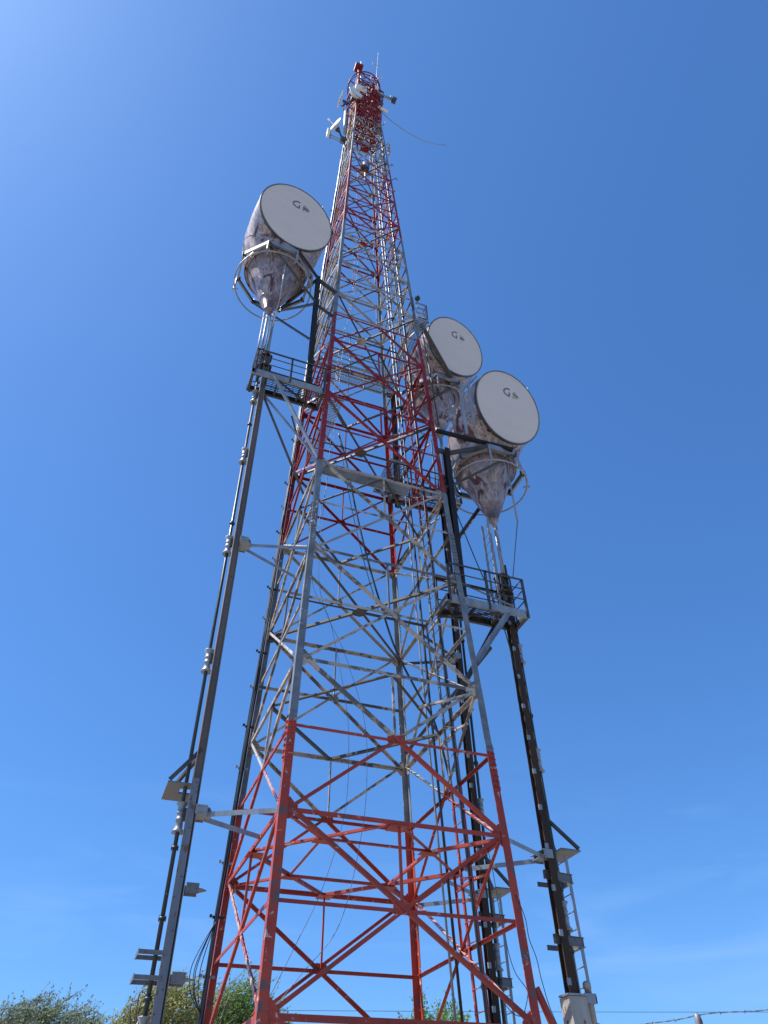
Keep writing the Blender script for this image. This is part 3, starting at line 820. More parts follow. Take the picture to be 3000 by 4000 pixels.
# ------------------------------------------------------------------ waveguide columns
def sleeve(z, px, py):
    mb = MB()
    lathe(mb, (px, py, z), [(-0.25, 0.036), (-0.26, 0.105), (-0.235, 0.105), (-0.19, 0.066), (-0.06, 0.062), (-0.055, 0.072), (-0.03, 0.072), (-0.025, 0.062), (0.05, 0.062), (0.055, 0.072), (0.08, 0.072), (0.085, 0.062), (0.17, 0.066), (0.225, 0.10), (0.235, 0.10), (0.235, 0.036)], 16)
    return mb
def column(cx, cy, ztop, px, py, lab_c, lab_p, sl, dark):
    t = thing('waveguide_column', lab_c, 'steel column', (cx, cy, 0), 'upright columns carrying the waveguides')
    MB().hbeam((cx, cy, 0), (cx, cy, ztop), 0.15 if not dark else 0.17, 0.15, 0.014, (1, 0, 0) if not dark else (0, 1, 0)).build('h_beam', M['brown'] if not dark else M['rusty'], t)
    if not dark:
        MB().channel((cx - 0.026, cy - 0.090, 0), (cx - 0.026, cy - 0.090, 6.9), 0.125, 0.03, 0.008, (1, 0, 0)).build('grey_channel', M['column'], t)  # grey strip on the left front, leaving the brown beam at right
    st = MB(); z = 1.2; s_ = 1
    while z < ztop - 0.3:
        if dark: st.box((cx - 0.055, cy - 0.075, z), 0.07, 0.03, 0.11)
        else:
            st.bolt((cx - 0.06, cy - 0.086, z), (0, -1, 0), 0.012, 0.012); st.bolt((cx + 0.0, cy - 0.086, z + 0.3), (0, -1, 0), 0.012, 0.012)
        z += 0.76
    st.build('clip' if dark else 'bolt_row', M['zinc'] if dark else M['zincdark'], t)
    p = thing('waveguide_pipe', lab_p, 'pipe', (px, py, 0), 'dark waveguide pipes running up beside the columns')
    MB().tube([(px, py, 0.3), (px, py, ztop + 0.6)], 0.036, 10).build('pipe', M['pipe'], p)
    z = 1.6
    while z < ztop:
        jn = MB()
        lathe(jn, (px, py, z), [(-0.02, 0.037), (-0.02, 0.062), (0.02, 0.062), (0.02, 0.037)], 12)
        for k in range(6): jn.bolt((px + 0.05 * math.cos(k * PI / 3), py + 0.05 * math.sin(k * PI / 3), z - 0.045), (0, 0, 1), 0.007, 0.09)
        jn.build('joint_flange', M['pipe'], p)
        z += 3.66 if z > 5 else 1.05
    for z in sl:
        so = sleeve(z, px, py).build('clamp_sleeve', M['zinc'], p)
        MB().box(((px + cx) / 2, (py + cy) / 2, z + 0.02), 0.10, 0.08, 0.2).build('clamp_lug', M['zincdark'], so)
    return t
SLV = [3.25, 6.30, 9.38, 12.44, 15.51, 18.0]
tL = column(-3.49, -1.45, 19.9, -3.645, -1.28, 'grey and brown column standing clear on the left side of the tower', 'dark pipe with bell sleeves climbing the left column', SLV, False)
tR = column(3.52, -1.38, 13.3, 3.74, -1.26, 'blackened column with pale clips, outermost on the right', 'dark pipe climbing the outermost right column', [3.0, 5.35, 8.4, 11.1], True)
tF = column(3.44, 1.34, 19.6, 3.66, 1.40, 'blackened column with pale clips seen behind the right tower leg', 'dark pipe climbing the column behind the right tower leg', [5.2, 8.3, 11.2, 14.2, 17.3], True)
def arms(t, z, col, ends, mat='zinc'):
    cx, cy = col
    s_ = 1 if ends[0][0] > cx else -1
    hp = MB().plate((cx + s_ * 0.16, cy, z - 0.05), V((1, 0, 0)), V((0, 1, 0)), [(-.12, -.24), (0.10, -.16), (0.16, 0), (0.10, .16), (-.12, .24)], 0.012)
    hp.plate((cx + s_ * 0.16, cy, z + 0.05), V((1, 0, 0)), V((0, 1, 0)), [(-.12, -.24), (0.10, -.16), (0.16, 0), (0.10, .16), (-.12, .24)], 0.012)
    hp.build('arm_hub', M['zinc'], t)
    for e in ends:
        d_ = (V(e) - V((cx, cy, z))).normalized()
        MB().angle(V((cx, cy, z)) + d_ * 0.25, V(e), 0.085, 0.010, (0, 0, -1), (0, 1, 0)).build('brace_arm', M[mat], t)
    bx = MB()
    bx.box((cx + s_ * 0.12, cy - 0.19, z + 0.0), 0.20, 0.012, 0.16)
    bx.box((cx + s_ * 0.12, cy + 0.19, z + 0.0), 0.20, 0.012, 0.16)
    bx.build('side_bracket', M['zinc'], t)
arms(tL, 6.34, (-3.47, -1.45), [leg('A', 6.34) + V((-.06, .06, 0)), V((-2.13, -0.80, 6.34))])
arms(tL, 12.42, (-3.47, -1.45), [leg('A', 12.42) + V((-.06, .06, 0)), V((-1.90, -0.75, 12.42))])
arms(tR, 6.34, (3.52, -1.38), [leg('B', 6.34) + V((.06, .04, 0)), V((2.12, -0.45, 6.30))])
arms(tF, 6.34, (3.44, 1.34), [leg('C', 6.30) + V((.06, -.04, 0)), V((2.12, 0.45, 6.34))])
arms(tF, 12.42, (3.44, 1.34), [leg('C', 12.35) + V((.06, -.04, 0)), V((1.92, 0.45, 12.42))], 'zincdark')
# short stub brackets on the left column (not tied to the tower) and steps
for z in (5.13, 3.92):
    sb = MB()
    for dy in (-0.17, 0.02):
        sb.box((-3.30, -1.45 + dy, z), 0.20, 0.012, 0.15)
    sb.plate((-3.16, -1.45, z), V((1, 0, 0)), V((0, 1, 0)), [(-.1, -.2), (.02, -.16), (.10, -.08), (-.02, .08), (-.1, .1)], 0.012)
    for dz in (-.04, .04): sb.bolt((-3.36, -1.63, z + dz), (0, -1, 0), 0.02, 0.02)
    sb.build('stub_bracket', M['plate'], tL)
for z in (4.24, 3.92):
    s1 = MB()
    for y in (-1.55, -1.18):
        s1.channel((-3.52, y, z), (-3.92, y, z), 0.06, 0.025, 0.006, (0, 0, 1)); [s1.bolt((xx, y - 0.012, z), (0, -1, 0), 0.009, 0.006) for xx in (-3.62, -3.70, -3.78, -3.86)]
    s1.bar((-3.93, -1.58, z), (-3.93, -1.15, z), 0.01, 0.075)
    s1.build('step_bracket', M['plate'], tL)
def rest_plate(t, pts, z, post, out):
    c = V((sum(p[0] for p in pts) / len(pts), sum(p[1] for p in pts) / len(pts), z))
    MB().plate(c, V((1, 0, 0)), V((0, 1, 0)), [(p[0] - c.x, p[1] - c.y) for p in pts], 0.03).build('rest_plate', M['plate'], t)
    for y in (pts[0][1], pts[-1][1]):
        MB().angle((out, y, z + 0.02), (post[0], post[1] + (0.08 if y > post[1] else -0.08), z + 0.62), 0.06, 0.007, (0, 0, 1), (0, 1, 0)).build('plate_brace', M['zincdark'], t)
rest_plate(tL, [(-3.97, -1.42), (-3.44, -1.42), (-3.44, -1.34), (-3.54, -1.34), (-3.54, -1.20), (-3.72, -1.20), (-3.72, -0.98), (-3.48, -0.98), (-3.48, -0.62), (-3.97, -0.62)], 6.83, (-3.47, -1.40), -3.93)
rest_plate(tR, [(4.32, -1.35), (3.86, -1.35), (3.86, -1.18), (3.70, -1.18), (3.70, -1.02), (3.80, -0.86), (3.80, -0.62), (4.32, -0.62)], 6.55, (3.60, -1.38), 4.28)
rest_plate(tF, [(4.24, 1.32), (3.78, 1.32), (3.78, 1.49), (3.62, 1.49), (3.62, 1.65), (3.72, 1.81), (3.72, 2.05), (4.24, 2.05)], 6.55, (3.52, 1.34), 4.20)
def col_ladder(x, y0, y1, ztop, zbot, cx, cy, label, brk):
    t = thing('column_ladder', label, 'ladder', (x, (y0 + y1) / 2, zbot), 'grey ladders fixed out from the right columns')
    for y in (y0, y1):
        MB().bar((x, y, zbot), (x, y, ztop), 0.02, 0.06, (1, 0, 0)).build('ladder_rail', M['zinc'], t)
    z = ztop - 0.1
    while z > zbot:
        MB().tube([(x, y0, z), (x, y1, z)], 0.011, 6).build('rung', M['zinc'], t); z -= 0.305
    for z in brk:
        mb = MB()
        mb.channel((cx - 0.15, y0 - 0.12, z), (x + 0.02, y0 - 0.03, z), 0.16, 0.04, 0.008, (0, 0, 1))
        mb.channel((x + 0.02, y0 - 0.05, z), (x + 0.02, y1 + 0.04, z), 0.16, 0.04, 0.008, (0, 0, 1))
        mb.bar((cx, y1 + 0.02, z - .03), (x + 0.02, y1 + 0.02, z - .03), 0.01, 0.09)
        mb.build('ladder_bracket', M['plate'], t)
col_ladder(4.02, -1.22, -0.88, 6.48, 1.0, 3.50, -1.38, 'grey ladder beside the outermost right column, against open sky', (6.02, 4.92, 3.6))
col_ladder(3.94, 1.48, 1.82, 6.48, 1.0, 3.44, 1.34, 'grey ladder beside the column behind the right tower leg', (5.95, 4.75, 3.6))
# rust streaked shroud with capped pipe stub at the foot of the right column
sh = thing('column_shroud', 'rust-streaked steel shroud with a capped pipe stub at the foot of the right column', 'equipment cover', (3.55, -1.6, 1.5))
x0, x1 = 3.36, 3.72
vs = [(x0, -1.52, 4.02), (x1, -1.52, 4.02), (x1, -1.22, 4.02), (x0, -1.22, 4.02), (x0 + .06, -1.60, 2.4), (x1 + .03, -1.60, 2.4), (x1 + .03, -1.22, 2.4), (x0 + .06, -1.22, 2.4)]
MB().add(vs, [(0, 1, 5, 4), (1, 2, 6, 5), (2, 3, 7, 6), (3, 0, 4, 7), (0, 3, 2, 1), (4, 5, 6, 7)]).build('cover', M['rustplate'], sh)
MB().box(((x0 + x1) / 2, -1.40, 4.04), 0.42, 0.30, 0.03).build('lid', M['zinc'], sh)
pm = MB(); lathe(pm, (3.84, -1.42, 0), [(2.3, 0.055), (4.16, 0.055), (4.16, 0.072), (4.24, 0.072), (4.25, 0.06), (4.27, 0.045), (4.27, 0.0)], 18)
pm.build('capped_pipe', M['rustplate'], sh)
bk = MB().box((3.82, -1.50, 4.0), 0.24, 0.02, 0.15); bk.box((3.93, -1.42, 3.99), 0.02, 0.18, 0.12); bk.build('stub_bracket', M['zinc'], sh)
# flexible guide and fittings at the foot of the left pipe
ft = thing('flexible_guide', 'short hooked black flexible guide at the foot of the left pipe', 'pipe', (-3.7, -1.2, 2.9))
MB().tube([(-3.70, -1.22, 3.45), (-3.75, -1.20, 3.3), (-3.76, -1.20, 3.0), (-3.76, -1.2, 1.0)], 0.028, 8).build('hose', M['black'], ft)
MB().tube([(-3.86, -1.25, 1.0), (-3.86, -1.25, 3.05), (-3.82, -1.22, 3.14), (-3.76, -1.20, 3.10)], 0.035, 8).build('elbow', M['black'], ft)

# ------------------------------------------------------------------ climbing ladder inside the right face
cl = thing('climbing_ladder', 'long red and grey climbing ladder inside the right face of the tower', 'ladder', (2.1, -0.5, 0))
def lx(z): return wid(z) - 0.02
for y in (-0.72, -0.28):
    mb = MB()
    zs = [0.2 + 1.5 * i for i in range(37)]
    for z0, z1 in zip(zs[:-1], zs[1:]):
        mb.angle((lx(z0), y * (1 if z0 < 12 else 1), z0), (lx(z1), y, z1), 0.065 if z0 < 30 else 0.05, 0.008, (1, 0, 0), (0, 1 if y < -.5 else -1, 0))
    mb.build('ladder_rail', M['leg'], cl)
z = 1.0; cnt = 0; rest = MB()
while z < 54:
    if cnt < 90: MB().tube([(lx(z), -0.72, z), (lx(z), -0.28, z)], 0.011, 5).build('rung', M['leg'], cl)
    else: rest.tube([(lx(z), -0.72, z), (lx(z), -0.28, z)], 0.013, 4)
    cnt += 1; z += 0.36
ro_ = rest.build('rung', M['leg'], cl); ro_['kind'] = 'stuff'
z = 2.9
while z < 50:
    mb = MB().bar((lx(z), -0.95, z), (lx(z), -0.10, z), 0.05, 0.05)
    mb.bar((lx(z), -0.95, z), (lx(z) + 0.12, -1.25, z), 0.04, 0.04)
    for yy in (-.95, -.85): mb.tube([(lx(z) - 0.02, yy, z + 0.02), (lx(z) - 0.35, yy - 0.1, z - 0.05)], 0.011, 4)
    mb.build('ladder_bracket', M['brace'], cl); z += 3.05
cb = MB().tube([(lx(z) - 0.05, -0.80, z) for z in (0.2, 5, 10, 15, 20, 25, 30, 35, 40, 46)], 0.03, 6)
tag(cb.build('riser_cable', M['black']), 'thick black cable strapped along the climbing ladder', 'cable')
for k, (xx, yy, r_) in enumerate(((0.05, 0.15, 0.03), (0.10, 0.32, 0.022), (0.02, 0.5, 0.02))):
    c2 = MB().tube([(lx(z) - xx, yy, z) for z in (3, 10, 20, 30, 40, 50)], r_, 6)
    tag(c2.build('riser_cable', M['zinc'] if k else M['black']), ['black riser cable inside the right face beside the ladder', 'silver riser tube inside the right face, nearer the ladder', 'silver riser tube inside the right face, farther from the ladder'][k], 'cable')

# ------------------------------------------------------------------ catwalks inside the tower
def catwalk(x0, x1, y0, y1, z, label, rails=(), mat='zinc', edge='zinc', cat='platform', step=0.06):
    t = thing('catwalk', label, cat, ((x0 + x1) / 2, (y0 + y1) / 2, z))
    grating(x0, x1, y0, y1, z, step, step * 1.8).build('grating', M[mat], t)
    for (a0, b0, a1, b1) in ((x0, y0, x1, y0), (x0, y1, x1, y1)):
        MB().bar((a0, b0, z - 0.02), (a1, b1, z - 0.02), 0.03, 0.07 if edge == 'zinc' else 0.14).build('edge_beam', M[edge], t)
    for (a0, b0, a1, b1) in rails:
        n = max(2, int(math.hypot(a1 - a0, b1 - b0) / 0.9) + 1)
        for i in range(n):
            f = i / (n - 1)
            MB().bar((a0 + (a1 - a0) * f, b0 + (b1 - b0) * f, z - 0.1), (a0 + (a1 - a0) * f, b0 + (b1 - b0) * f, z + 1.07), 0.045, 0.045).build('rail_post', M['zinc'], t)
        for dz in (0.4, 0.73, 1.06):
            MB().bar((a0, b0, z + dz), (a1, b1, z + dz), 0.035, 0.05).build('handrail', M['zinc'], t)
    return t
catwalk(-1.60, 0.85, -1.74, -1.42, 15.5, 'narrow grey grating crossing inside the tower at the foot of the middle red band', mat='zinc', step=0.03)
catwalk(-1.50, -1.14, -1.75, 0.95, 18.42, 'pale grating strip running back along the left face inside the tower')
catwalk(-0.95, 1.55, 1.50, 2.02, 24.72, 'railed walkway with tan edge beams across the back of the tower', rails=((-1.4, 2.0, 1.9, 2.0), (-1.2, 1.5, 1.3, 1.5)), edge='brace')
catwalk(1.55, 2.02, -1.62, 1.95, 24.72, 'dark grating walkway along the right face between the legs', mat='zincdark', edge='plan')
catwalk(1.46, 1.92, -1.80, -1.34, 24.35, 'small railed corner platform at the right leg beside the upper right horn', rails=((1.48, -1.79, 1.90, -1.79), (1.90, -1.79, 1.90, -1.36)))
catwalk(0.9, 1.6, -0.2, 1.3, 18.25, 'dark grating landing inside the tower next to the rear gallery', mat='zincdark')
# black ball lamp on the corner platform
bl = thing('obstruction_lamp', 'small black round lamp on a bent arm above the corner platform', 'lamp', (1.50, -1.79, 25.4))
MB().tube([(1.50, -1.79, 25.40), (1.55, -1.80, 25.5), (1.56, -1.80, 25.62)], 0.02, 6).build('arm', M['zincdark'], bl)
lb = MB(); lathe(lb, (1.56, -1.80, 25.62), [(0, 0.03), (0.03, 0.07), (0.10, 0.105), (0.18, 0.09), (0.22, 0.05), (0.23, 0.0)], 16); lb.build('lamp_globe', M['black'], bl)

# ------------------------------------------------------------------ cables
def smooth(pts, n=8):
    pts = [V(p) for p in pts]; out = []
    P = [pts[0] * 2 - pts[1]] + pts + [pts[-1] * 2 - pts[-2]]
    for i in range(1, len(P) - 2):
        for k in range(n):
            t = k / n
            out.append(0.5 * ((2 * P[i]) + (P[i + 1] - P[i - 1]) * t + (2 * P[i - 1] - 5 * P[i] + 4 * P[i + 1] - P[i + 2]) * t * t + (3 * P[i] - P[i - 1] - 3 * P[i + 1] + P[i + 2]) * t ** 3))
    out.append(pts[-1]); return out
def cable(name, pts, r, mat, label, group=None, cat='cable', n=5):
    o = MB().tube(smooth(pts), r, n).build(name, M[mat]); tag(o, label, cat, group); return o
cable('hanging_cable', [(-0.75, 0, 19.06), (-0.47, 0, 17.85), (-0.11, 0, 15.79), (0.26, 0, 13.99), (0.61, 0, 12.63), (0.98, 0, 11.39), (1.56, 0, 10.22), (1.92, 0, 9.55), (2.3, 0.1, 8.0)], 0.028, 'black', 'heavy black cable sagging diagonally inside the tower')
cable('hanging_cable', [(-0.70, 0.05, 19.0), (-0.55, 0.05, 17.85), (-0.21, 0.05, 15.79), (0.16, 0.05, 13.99), (0.55, 0.05, 12.5)], 0.012, 'black', 'thin black cable beside the heavy sagging one')
cable('hanging_wire', [(-0.12, .3, 33.0), (-0.17, .3, 29.5), (-0.59, .3, 24.82), (-0.9, .2, 18), (-1.31, 0, 13.34), (-0.75, 0, 11.83), (-0.3, 0, 9.69), (-0.21, 0, 8.48), (-0.28, 0, 7.22), (-0.67, 0, 5.83), (-1.16, 0, 4.78), (-1.7, 0, 3.7)], 0.006, 'wire', 'thin wire hanging inside the tower, the left one of two', 'two thin wires inside the tower')
cable('hanging_wire', [(-0.26, .3, 31.7), (-0.32, .3, 28.35), (-0.80, .3, 23.54), (-0.95, .2, 18), (-1.11, 0, 13.1), (-0.34, 0, 10.96), (0.13, 0, 9.44), (0.21, 0, 8.26), (0.11, 0, 6.96), (-0.31, 0, 5.25), (-0.99, 0, 4.4), (-1.7, 0, 3.6)], 0.006, 'wire', 'thin wire hanging inside the tower, the right one of two', 'two thin wires inside the tower')
cable('loose_wire', [(2.12, -2.3, 5.3), (2.24, -2.3, 4.95), (2.26, -2.3, 4.65), (2.35, -2.3, 4.36), (2.39, -2.3, 4.05), (2.50, -2.3, 3.6), (2.8, -2.3, 3.0)], 0.007, 'black', 'loose wire bowing away outside the right tower leg')
cable('loose_wire', [(2.10, -1.5, 6.38), (2.17, -1.5, 5.89), (2.21, -1.5, 5.21), (2.26, -1.5, 4.95), (2.29, -1.5, 4.64), (2.38, -1.5, 4.31), (2.56, -1.5, 4.08), (2.55, -1.5, 3.94), (2.46, -1.5, 3.75), (2.40, -1.5, 3.69), (2.25, -1.5, 3.72), (2.1, -1.5, 3.85)], 0.007, 'black', 'wire curling into a low loop behind the right tower leg')
cable('guy_rod', [(1.95, -1.95, 15.1), (2.45, -1.9, 13.3), (3.05, -1.75, 11.6), (3.38, -1.6, 9.8)], 0.014, 'black', 'black rod slanting past the right gallery')
cable('leg_cable', [leg('B', z) + V((0.16, -0.14, 0)) for z in (24, 21.5, 18.3)], 0.02, 'black', 'black cable taped down the right tower leg to the horn beam')
# bundle of black coax down the left rear leg
bn = thing('cable_bundle', 'thick bundle of black cables strapped down the left rear tower leg', 'cable bundle', tuple(leg('D', 0)))
rb = random.Random(3)
for k in range(13):
    a_ = rb.uniform(-0.04, 0.10); b_ = rb.uniform(-0.14, 0.02)
    pts = []
    z = 0.5
    while z < (47 if k < 8 else 24):
        j = rb.uniform(-0.02, 0.02)
        pts.append(leg('D', z) + V((-0.115 - (a_ + j) * 0.55, -0.10 + b_ + rb.uniform(-.02, .02), 0))); z += 1.05
    MB().tube(smooth(pts, 3), rb.uniform(0.010, 0.019) if z < 25 or k < 8 else 0.012, 5).build('coax', M['black'], bn)
for k, d_ in enumerate((0.34, 0.27, 0.24, 0.16)):
    pts = [leg('D', 5.6) + V((-0.14, -.2, 0)), leg('D', 5.15) + V((-0.15 - d_ * .6, -.25, 0)), leg('D', 4.72) + V((-0.15 - d_, -.3, 0)), leg('D', 4.35) + V((-0.15 - d_ * .75, -.25, 0)), leg('D', 4.05) + V((-0.15, -.18, 0))]
    MB().tube(smooth(pts), 0.009, 5).build('slack_loop', M['black'], bn)
z = 1.6
while z < 24:
    c = leg('D', z) + V((-0.16, -0.14, 0))
    mb = MB().box((c.x + .06, c.y + .04, c.z), 0.24, 0.03, 0.05); mb.box((c.x - 0.10, c.y, c.z + 0.01), 0.05, 0.05, 0.05)
    mb.build('clamp', M['black'] if int(z) % 2 else M['zinc'], bn); z += 1.02

# ------------------------------------------------------------------ top of the tower
def topring(z, label):
    t = thing('ring_platform', label, 'platform', (0, 0, z), 'round red ring platforms near the tower top')
    MB().tube([(1.07 * math.cos(k * PI / 24), 1.07 * math.sin(k * PI / 24), z) for k in range(48)], 0.038, 6, True).build('ring', M['redsteel'], t)
    MB().tube([(1.07 * math.cos(k * PI / 24), 1.07 * math.sin(k * PI / 24), z - 0.55) for k in range(48)], 0.02, 5, True).build('ring', M['redsteel'], t)
    for k in range(12):
        an = k * PI / 6 + 0.2; c_, s_ = math.cos(an), math.sin(an)
        mb = MB().bar((0.45 * c_, 0.45 * s_, z), (1.07 * c_, 1.07 * s_, z), 0.035, 0.05)
        mb.bar((0.5 * c_, 0.5 * s_, z - 0.55), (1.07 * c_, 1.07 * s_, z), 0.03, 0.03)
        mb.build('spoke', M['redsteel'], t)
for z, lb_ in ((54.3, 'highest round red ring platform, around the tip of the tower'), (51.5, 'middle round red ring platform near the tower top'), (49.2, 'lowest round red ring platform near the tower top')):
    topring(z, lb_)
# dense inner steelwork of the red head
hd = thing('mast_head', 'dense deep red steelwork inside the top section of the tower', 'tower head', (0, 0, 43))
for k in range(22):
    z = 43.5 + k * 0.5
    w_ = wid(z) * 0.93
    mb = MB()
    an = rb.uniform(0, PI)
    mb.bar((-w_, -w_ * rb.uniform(-.8, .8), z), (w_, w_ * rb.uniform(-.8, .8), z + rb.uniform(-.2, .5)), 0.04, 0.055)
    mb.bar((w_ * rb.uniform(-.8, .8), -w_, z), (w_ * rb.uniform(-.8, .8), w_, z + rb.uniform(-.3, .3)), 0.04, 0.055)
    mb.bar((-w_, -w_, z + .2), (-w_ if k % 2 else w_, w_ if k % 2 else -w_, z + .3), 0.04, 0.05)
    mb.build('inner_brace', M['redsteel'], hd)
for z, h_ in ((46.6, .07), (48.0, .05), (49.4, .06), (50.9, .05), (52.4, .06), (53.8, .05)):
    w_ = wid(z) * 0.98
    mb = MB()
    for i in range(9):
        x = -w_ + 2 * w_ * (i + .5) / 9
        if rb.random() < 0.8: mb.box((x, rb.uniform(-.12, .12) * w_, z), 2 * w_ / 22, w_ * rb.uniform(1.0, 1.9), h_)
    mb.build('deck_plank', M['redsteel'], hd)
MB().box((-0.1, -0.62, 51.8), 0.8, 0.05, 0.22).build('rust_panel', M['redsteel'], hd)
for x, y, z0, z1 in ((-0.52, -0.5, 52.7, 56.5), (0.35, -.1, 44, 55), (-.3, .2, 44, 53)):
    MB().tube([(x, y, z0), (x, y, z1)], 0.05, 8).build('conduit', M['redsteel' if x > -.5 else 'leg'], hd)
bxp = thing('top_box', 'red square box at the very tip of the tower on its left', 'equipment box', (-0.57, -0.5, 56.4))
MB().box((-0.57, -0.5, 56.65), 0.52, 0.52, 0.32).build('case', M['redsteel'], bxp)
MB().tube([(-0.57, -0.5, 55.4), (-0.57, -0.5, 56.5)], 0.055, 8).build('stem', M['leg'], bxp)
MB().tube([(-0.2, 0.1, 54.5), (-0.18, 0.2, 61.3)], 0.022, 6).build('tube', M['white'], thing('whip_antenna', 'short thin whip antenna beside the red box at the tip', 'antenna', (-0.2, .1, 54.5)))
wa = thing('whip_antenna', 'tall pale whip antenna rising highest above the tower top', 'antenna', (0.85, -.2, 52))
MB().tube([(0.72, -.25, 52.4), (0.95, 0.0, 58.6), (1.14, 0.0, 64.8)], [0.04, 0.04, 0.022], 7).build('tube', M['zinc'], wa)
MB().tube([(0.80, -.25, 52.4), (0.95, -.25, 57.4)], 0.03, 6).build('side_pole', M['redsteel'], wa)
for z, sx_ in ((61.2, -1), (58.3, 1)):
    mb = MB().bar((1.0, 0, z), (1.0 + sx_ * 0.34, 0, z), 0.02, 0.03)
    mb.tube([(1.0 + sx_ * 0.34, 0, z - 0.5), (1.0 + sx_ * 0.34, 0, z + 0.45)], 0.016, 5)
    mb.tube([(1.0 + sx_ * 0.2, 0, z - 0.4), (1.0 + sx_ * 0.2, 0, z + 0.35)], 0.010, 5)
    mb.build('dipole', M['zinc'], wa)
def dish(c, n_, r, depth, label, mat='white', flat=False, grid=False):
    t = thing('small_dish_antenna', label, 'dish antenna', c)
    n_ = V(n_).normalized(); c = V(c)
    u = n_.cross(V((0, 0, 1))).normalized(); v = u.cross(n_)
    N = 32; vs = [c - n_ * depth]; fs = []
    K = 5
    for j in range(1, K + 1):
        rr = r * j / K
        vs += [c - n_ * depth * (1 - (j / K) ** 2) + (u * math.cos(2 * PI * k / N) + v * math.sin(2 * PI * k / N)) * rr for k in range(N)]
    fs += [(0, 1 + k, 1 + (k + 1) % N) for k in range(N)]
    for j in range(K - 1): fs += [(1 + j * N + k, 1 + j * N + (k + 1) % N, 1 + (j + 1) * N + (k + 1) % N, 1 + (j + 1) * N + k) for k in range(N)]
    me = MB().add(vs, fs, True).build('bowl', M[mat], t)
    md = me.modifiers.new('thickness', 'SOLIDIFY'); md.thickness = 0.02
    if not grid:
        fc = MB(); fc.add([c + n_ * 0.03] + [c + (u * math.cos(2 * PI * k / N) + v * math.sin(2 * PI * k / N)) * r * 0.98 for k in range(N)], [(0, 1 + k, 1 + (k + 1) % N) for k in range(N)], True)
        fc.build('cover', M[mat], t)
    MB().tube([c + (u * math.cos(2 * PI * k / N) + v * math.sin(2 * PI * k / N)) * r for k in range(N)], 0.018, 5, True).build('rim', M['zinc'], t)
    if grid:
        f = MB().tube([c - n_ * depth, c + n_ * r * 0.75], 0.025, 6); f.tube([c + n_ * r * 0.66, c + n_ * r * 0.86], 0.06, 8); f.build('feed', M['white'], t)
    MB().box(tuple(c - n_ * (depth + 0.08)), 0.2, 0.2, 0.22).build('mount', M['zincdark'], t)
    return t
dish((-0.83, -1.05, 49.35), (0.25, -0.97, 0.02), 0.50, 0.34, 'round white drum dish in front of the red tower head')
dish((-1.85, -0.35, 44.6), (-0.85, -0.42, 0.1), 0.54, 0.18, 'shallow white dish held out left of the tower neck', grid=True)
pt = thing('panel_antenna', 'flat white panel tilted out left of the red tower head', 'antenna', (-1.6, -0.3, 49.5))
MB().plate((-1.62, -0.3, 49.6), V((0.12, -0.3, 0.95)), V((0.1, 0.95, 0.3)), [(-.5, -.25), (.5, -.25), (.5, .25), (-.5, .25)], 0.07).build('panel', M['white'], pt)
MB().tube([(-1.38, -0.3, 49.3), (-1.38, -0.3, 47.8)], 0.04, 6).build('pole', M['zinc'], pt)
MB().bar((-1.40, -0.3, 49.5), (-1.15, -0.3, 49.2), 0.14, 0.14).build('mount', M['zincdark'], pt)
MB().bar((-1.5, -0.3, 48.4), (-0.55, -0.9, 49.6), 0.07, 0.07).build('boom', M['zincdark'], pt)
pb2 = thing('panel_antenna', 'white oblong panel box above the round drum dish', 'antenna', (-0.5, -0.8, 51.4))
MB().box((-0.49, -0.88, 51.15), 0.72, 0.16, 0.62).build('panel', M['white'], pb2)
MB().bar((-0.49, -0.8, 51.0), (-0.49, -0.6, 51.0), 0.1, 0.2).build('mount', M['zincdark'], pb2)
pr2 = thing('panel_antenna', 'white oblong panel jutting out right of the red tower head', 'antenna', (0.95, -0.8, 49.2))
MB().plate((0.95, -0.8, 49.05), V((1, 0.1, -0.12)), V((0.1, 0.4, 0.9)), [(-.3, -.32), (.3, -.28), (.3, .28), (-.3, .32)], 0.12).build('panel', M['white'], pr2)
MB().bar((0.7, -0.75, 49.0), (0.55, -0.55, 48.8), 0.1, 0.1).build('mount', M['zincdark'], pr2)
bo = thing('antenna_boom', 'grey boom with a drum at its end reaching out right of the tower head', 'boom', (0.64, -0.6, 52.4))
MB().bar((0.55, -0.6, 52.5), (1.75, -0.6, 52.55), 0.14, 0.12).build('boom', M['zinc'], bo)
MB().tube([(1.72, -0.6, 52.55), (1.98, -0.6, 52.50)], 0.20, 12).build('drum', M['zincdark'], bo)
MB().tube([(1.62, -0.6, 52.55), (1.66, -0.6, 53.2)], 0.05, 6).build('stub', M['zinc'], bo)
MB().bar((1.12, -0.6, 52.4), (0.80, -0.6, 50.3), 0.07, 0.07).build('brace', M['zincdark'], bo)
sfm = MB()
for p0, p1 in (((0.55, -.5, 54.0), (1.15, -.5, 53.6)), ((1.15, -.5, 53.6), (0.98, -.5, 50.0)), ((0.98, -.5, 50.0), (0.6, -.5, 49.8)), ((0.8, -.5, 53.8), (0.85, -.5, 50)), ((1.10, -.5, 52.9), (0.75, -.5, 51.5))):
    sfm.bar(p0, p1, 0.08, 0.08)
sfm.build('side_frame', M['redsteel'], hd)
MB().box((0.62, -0.72, 53.1), 0.22, 0.1, 0.6).build('equipment_case', M['white'], hd)
cy = MB(); lathe(cy, (-1.02, 0.3, 46.2), [(0, 0.0), (0, 0.12), (3.5, 0.14), (3.5, 0.11), (3.3, 0.0)], 20)
tag(cy.build('drum_antenna', M['zinc']), 'long white open-topped cylinder on the left of the tower head', 'antenna')
sbm = thing('side_boom', 'dark lattice boom with a small white unit left of the tower neck', 'boom', (-1.2, -0.2, 43))
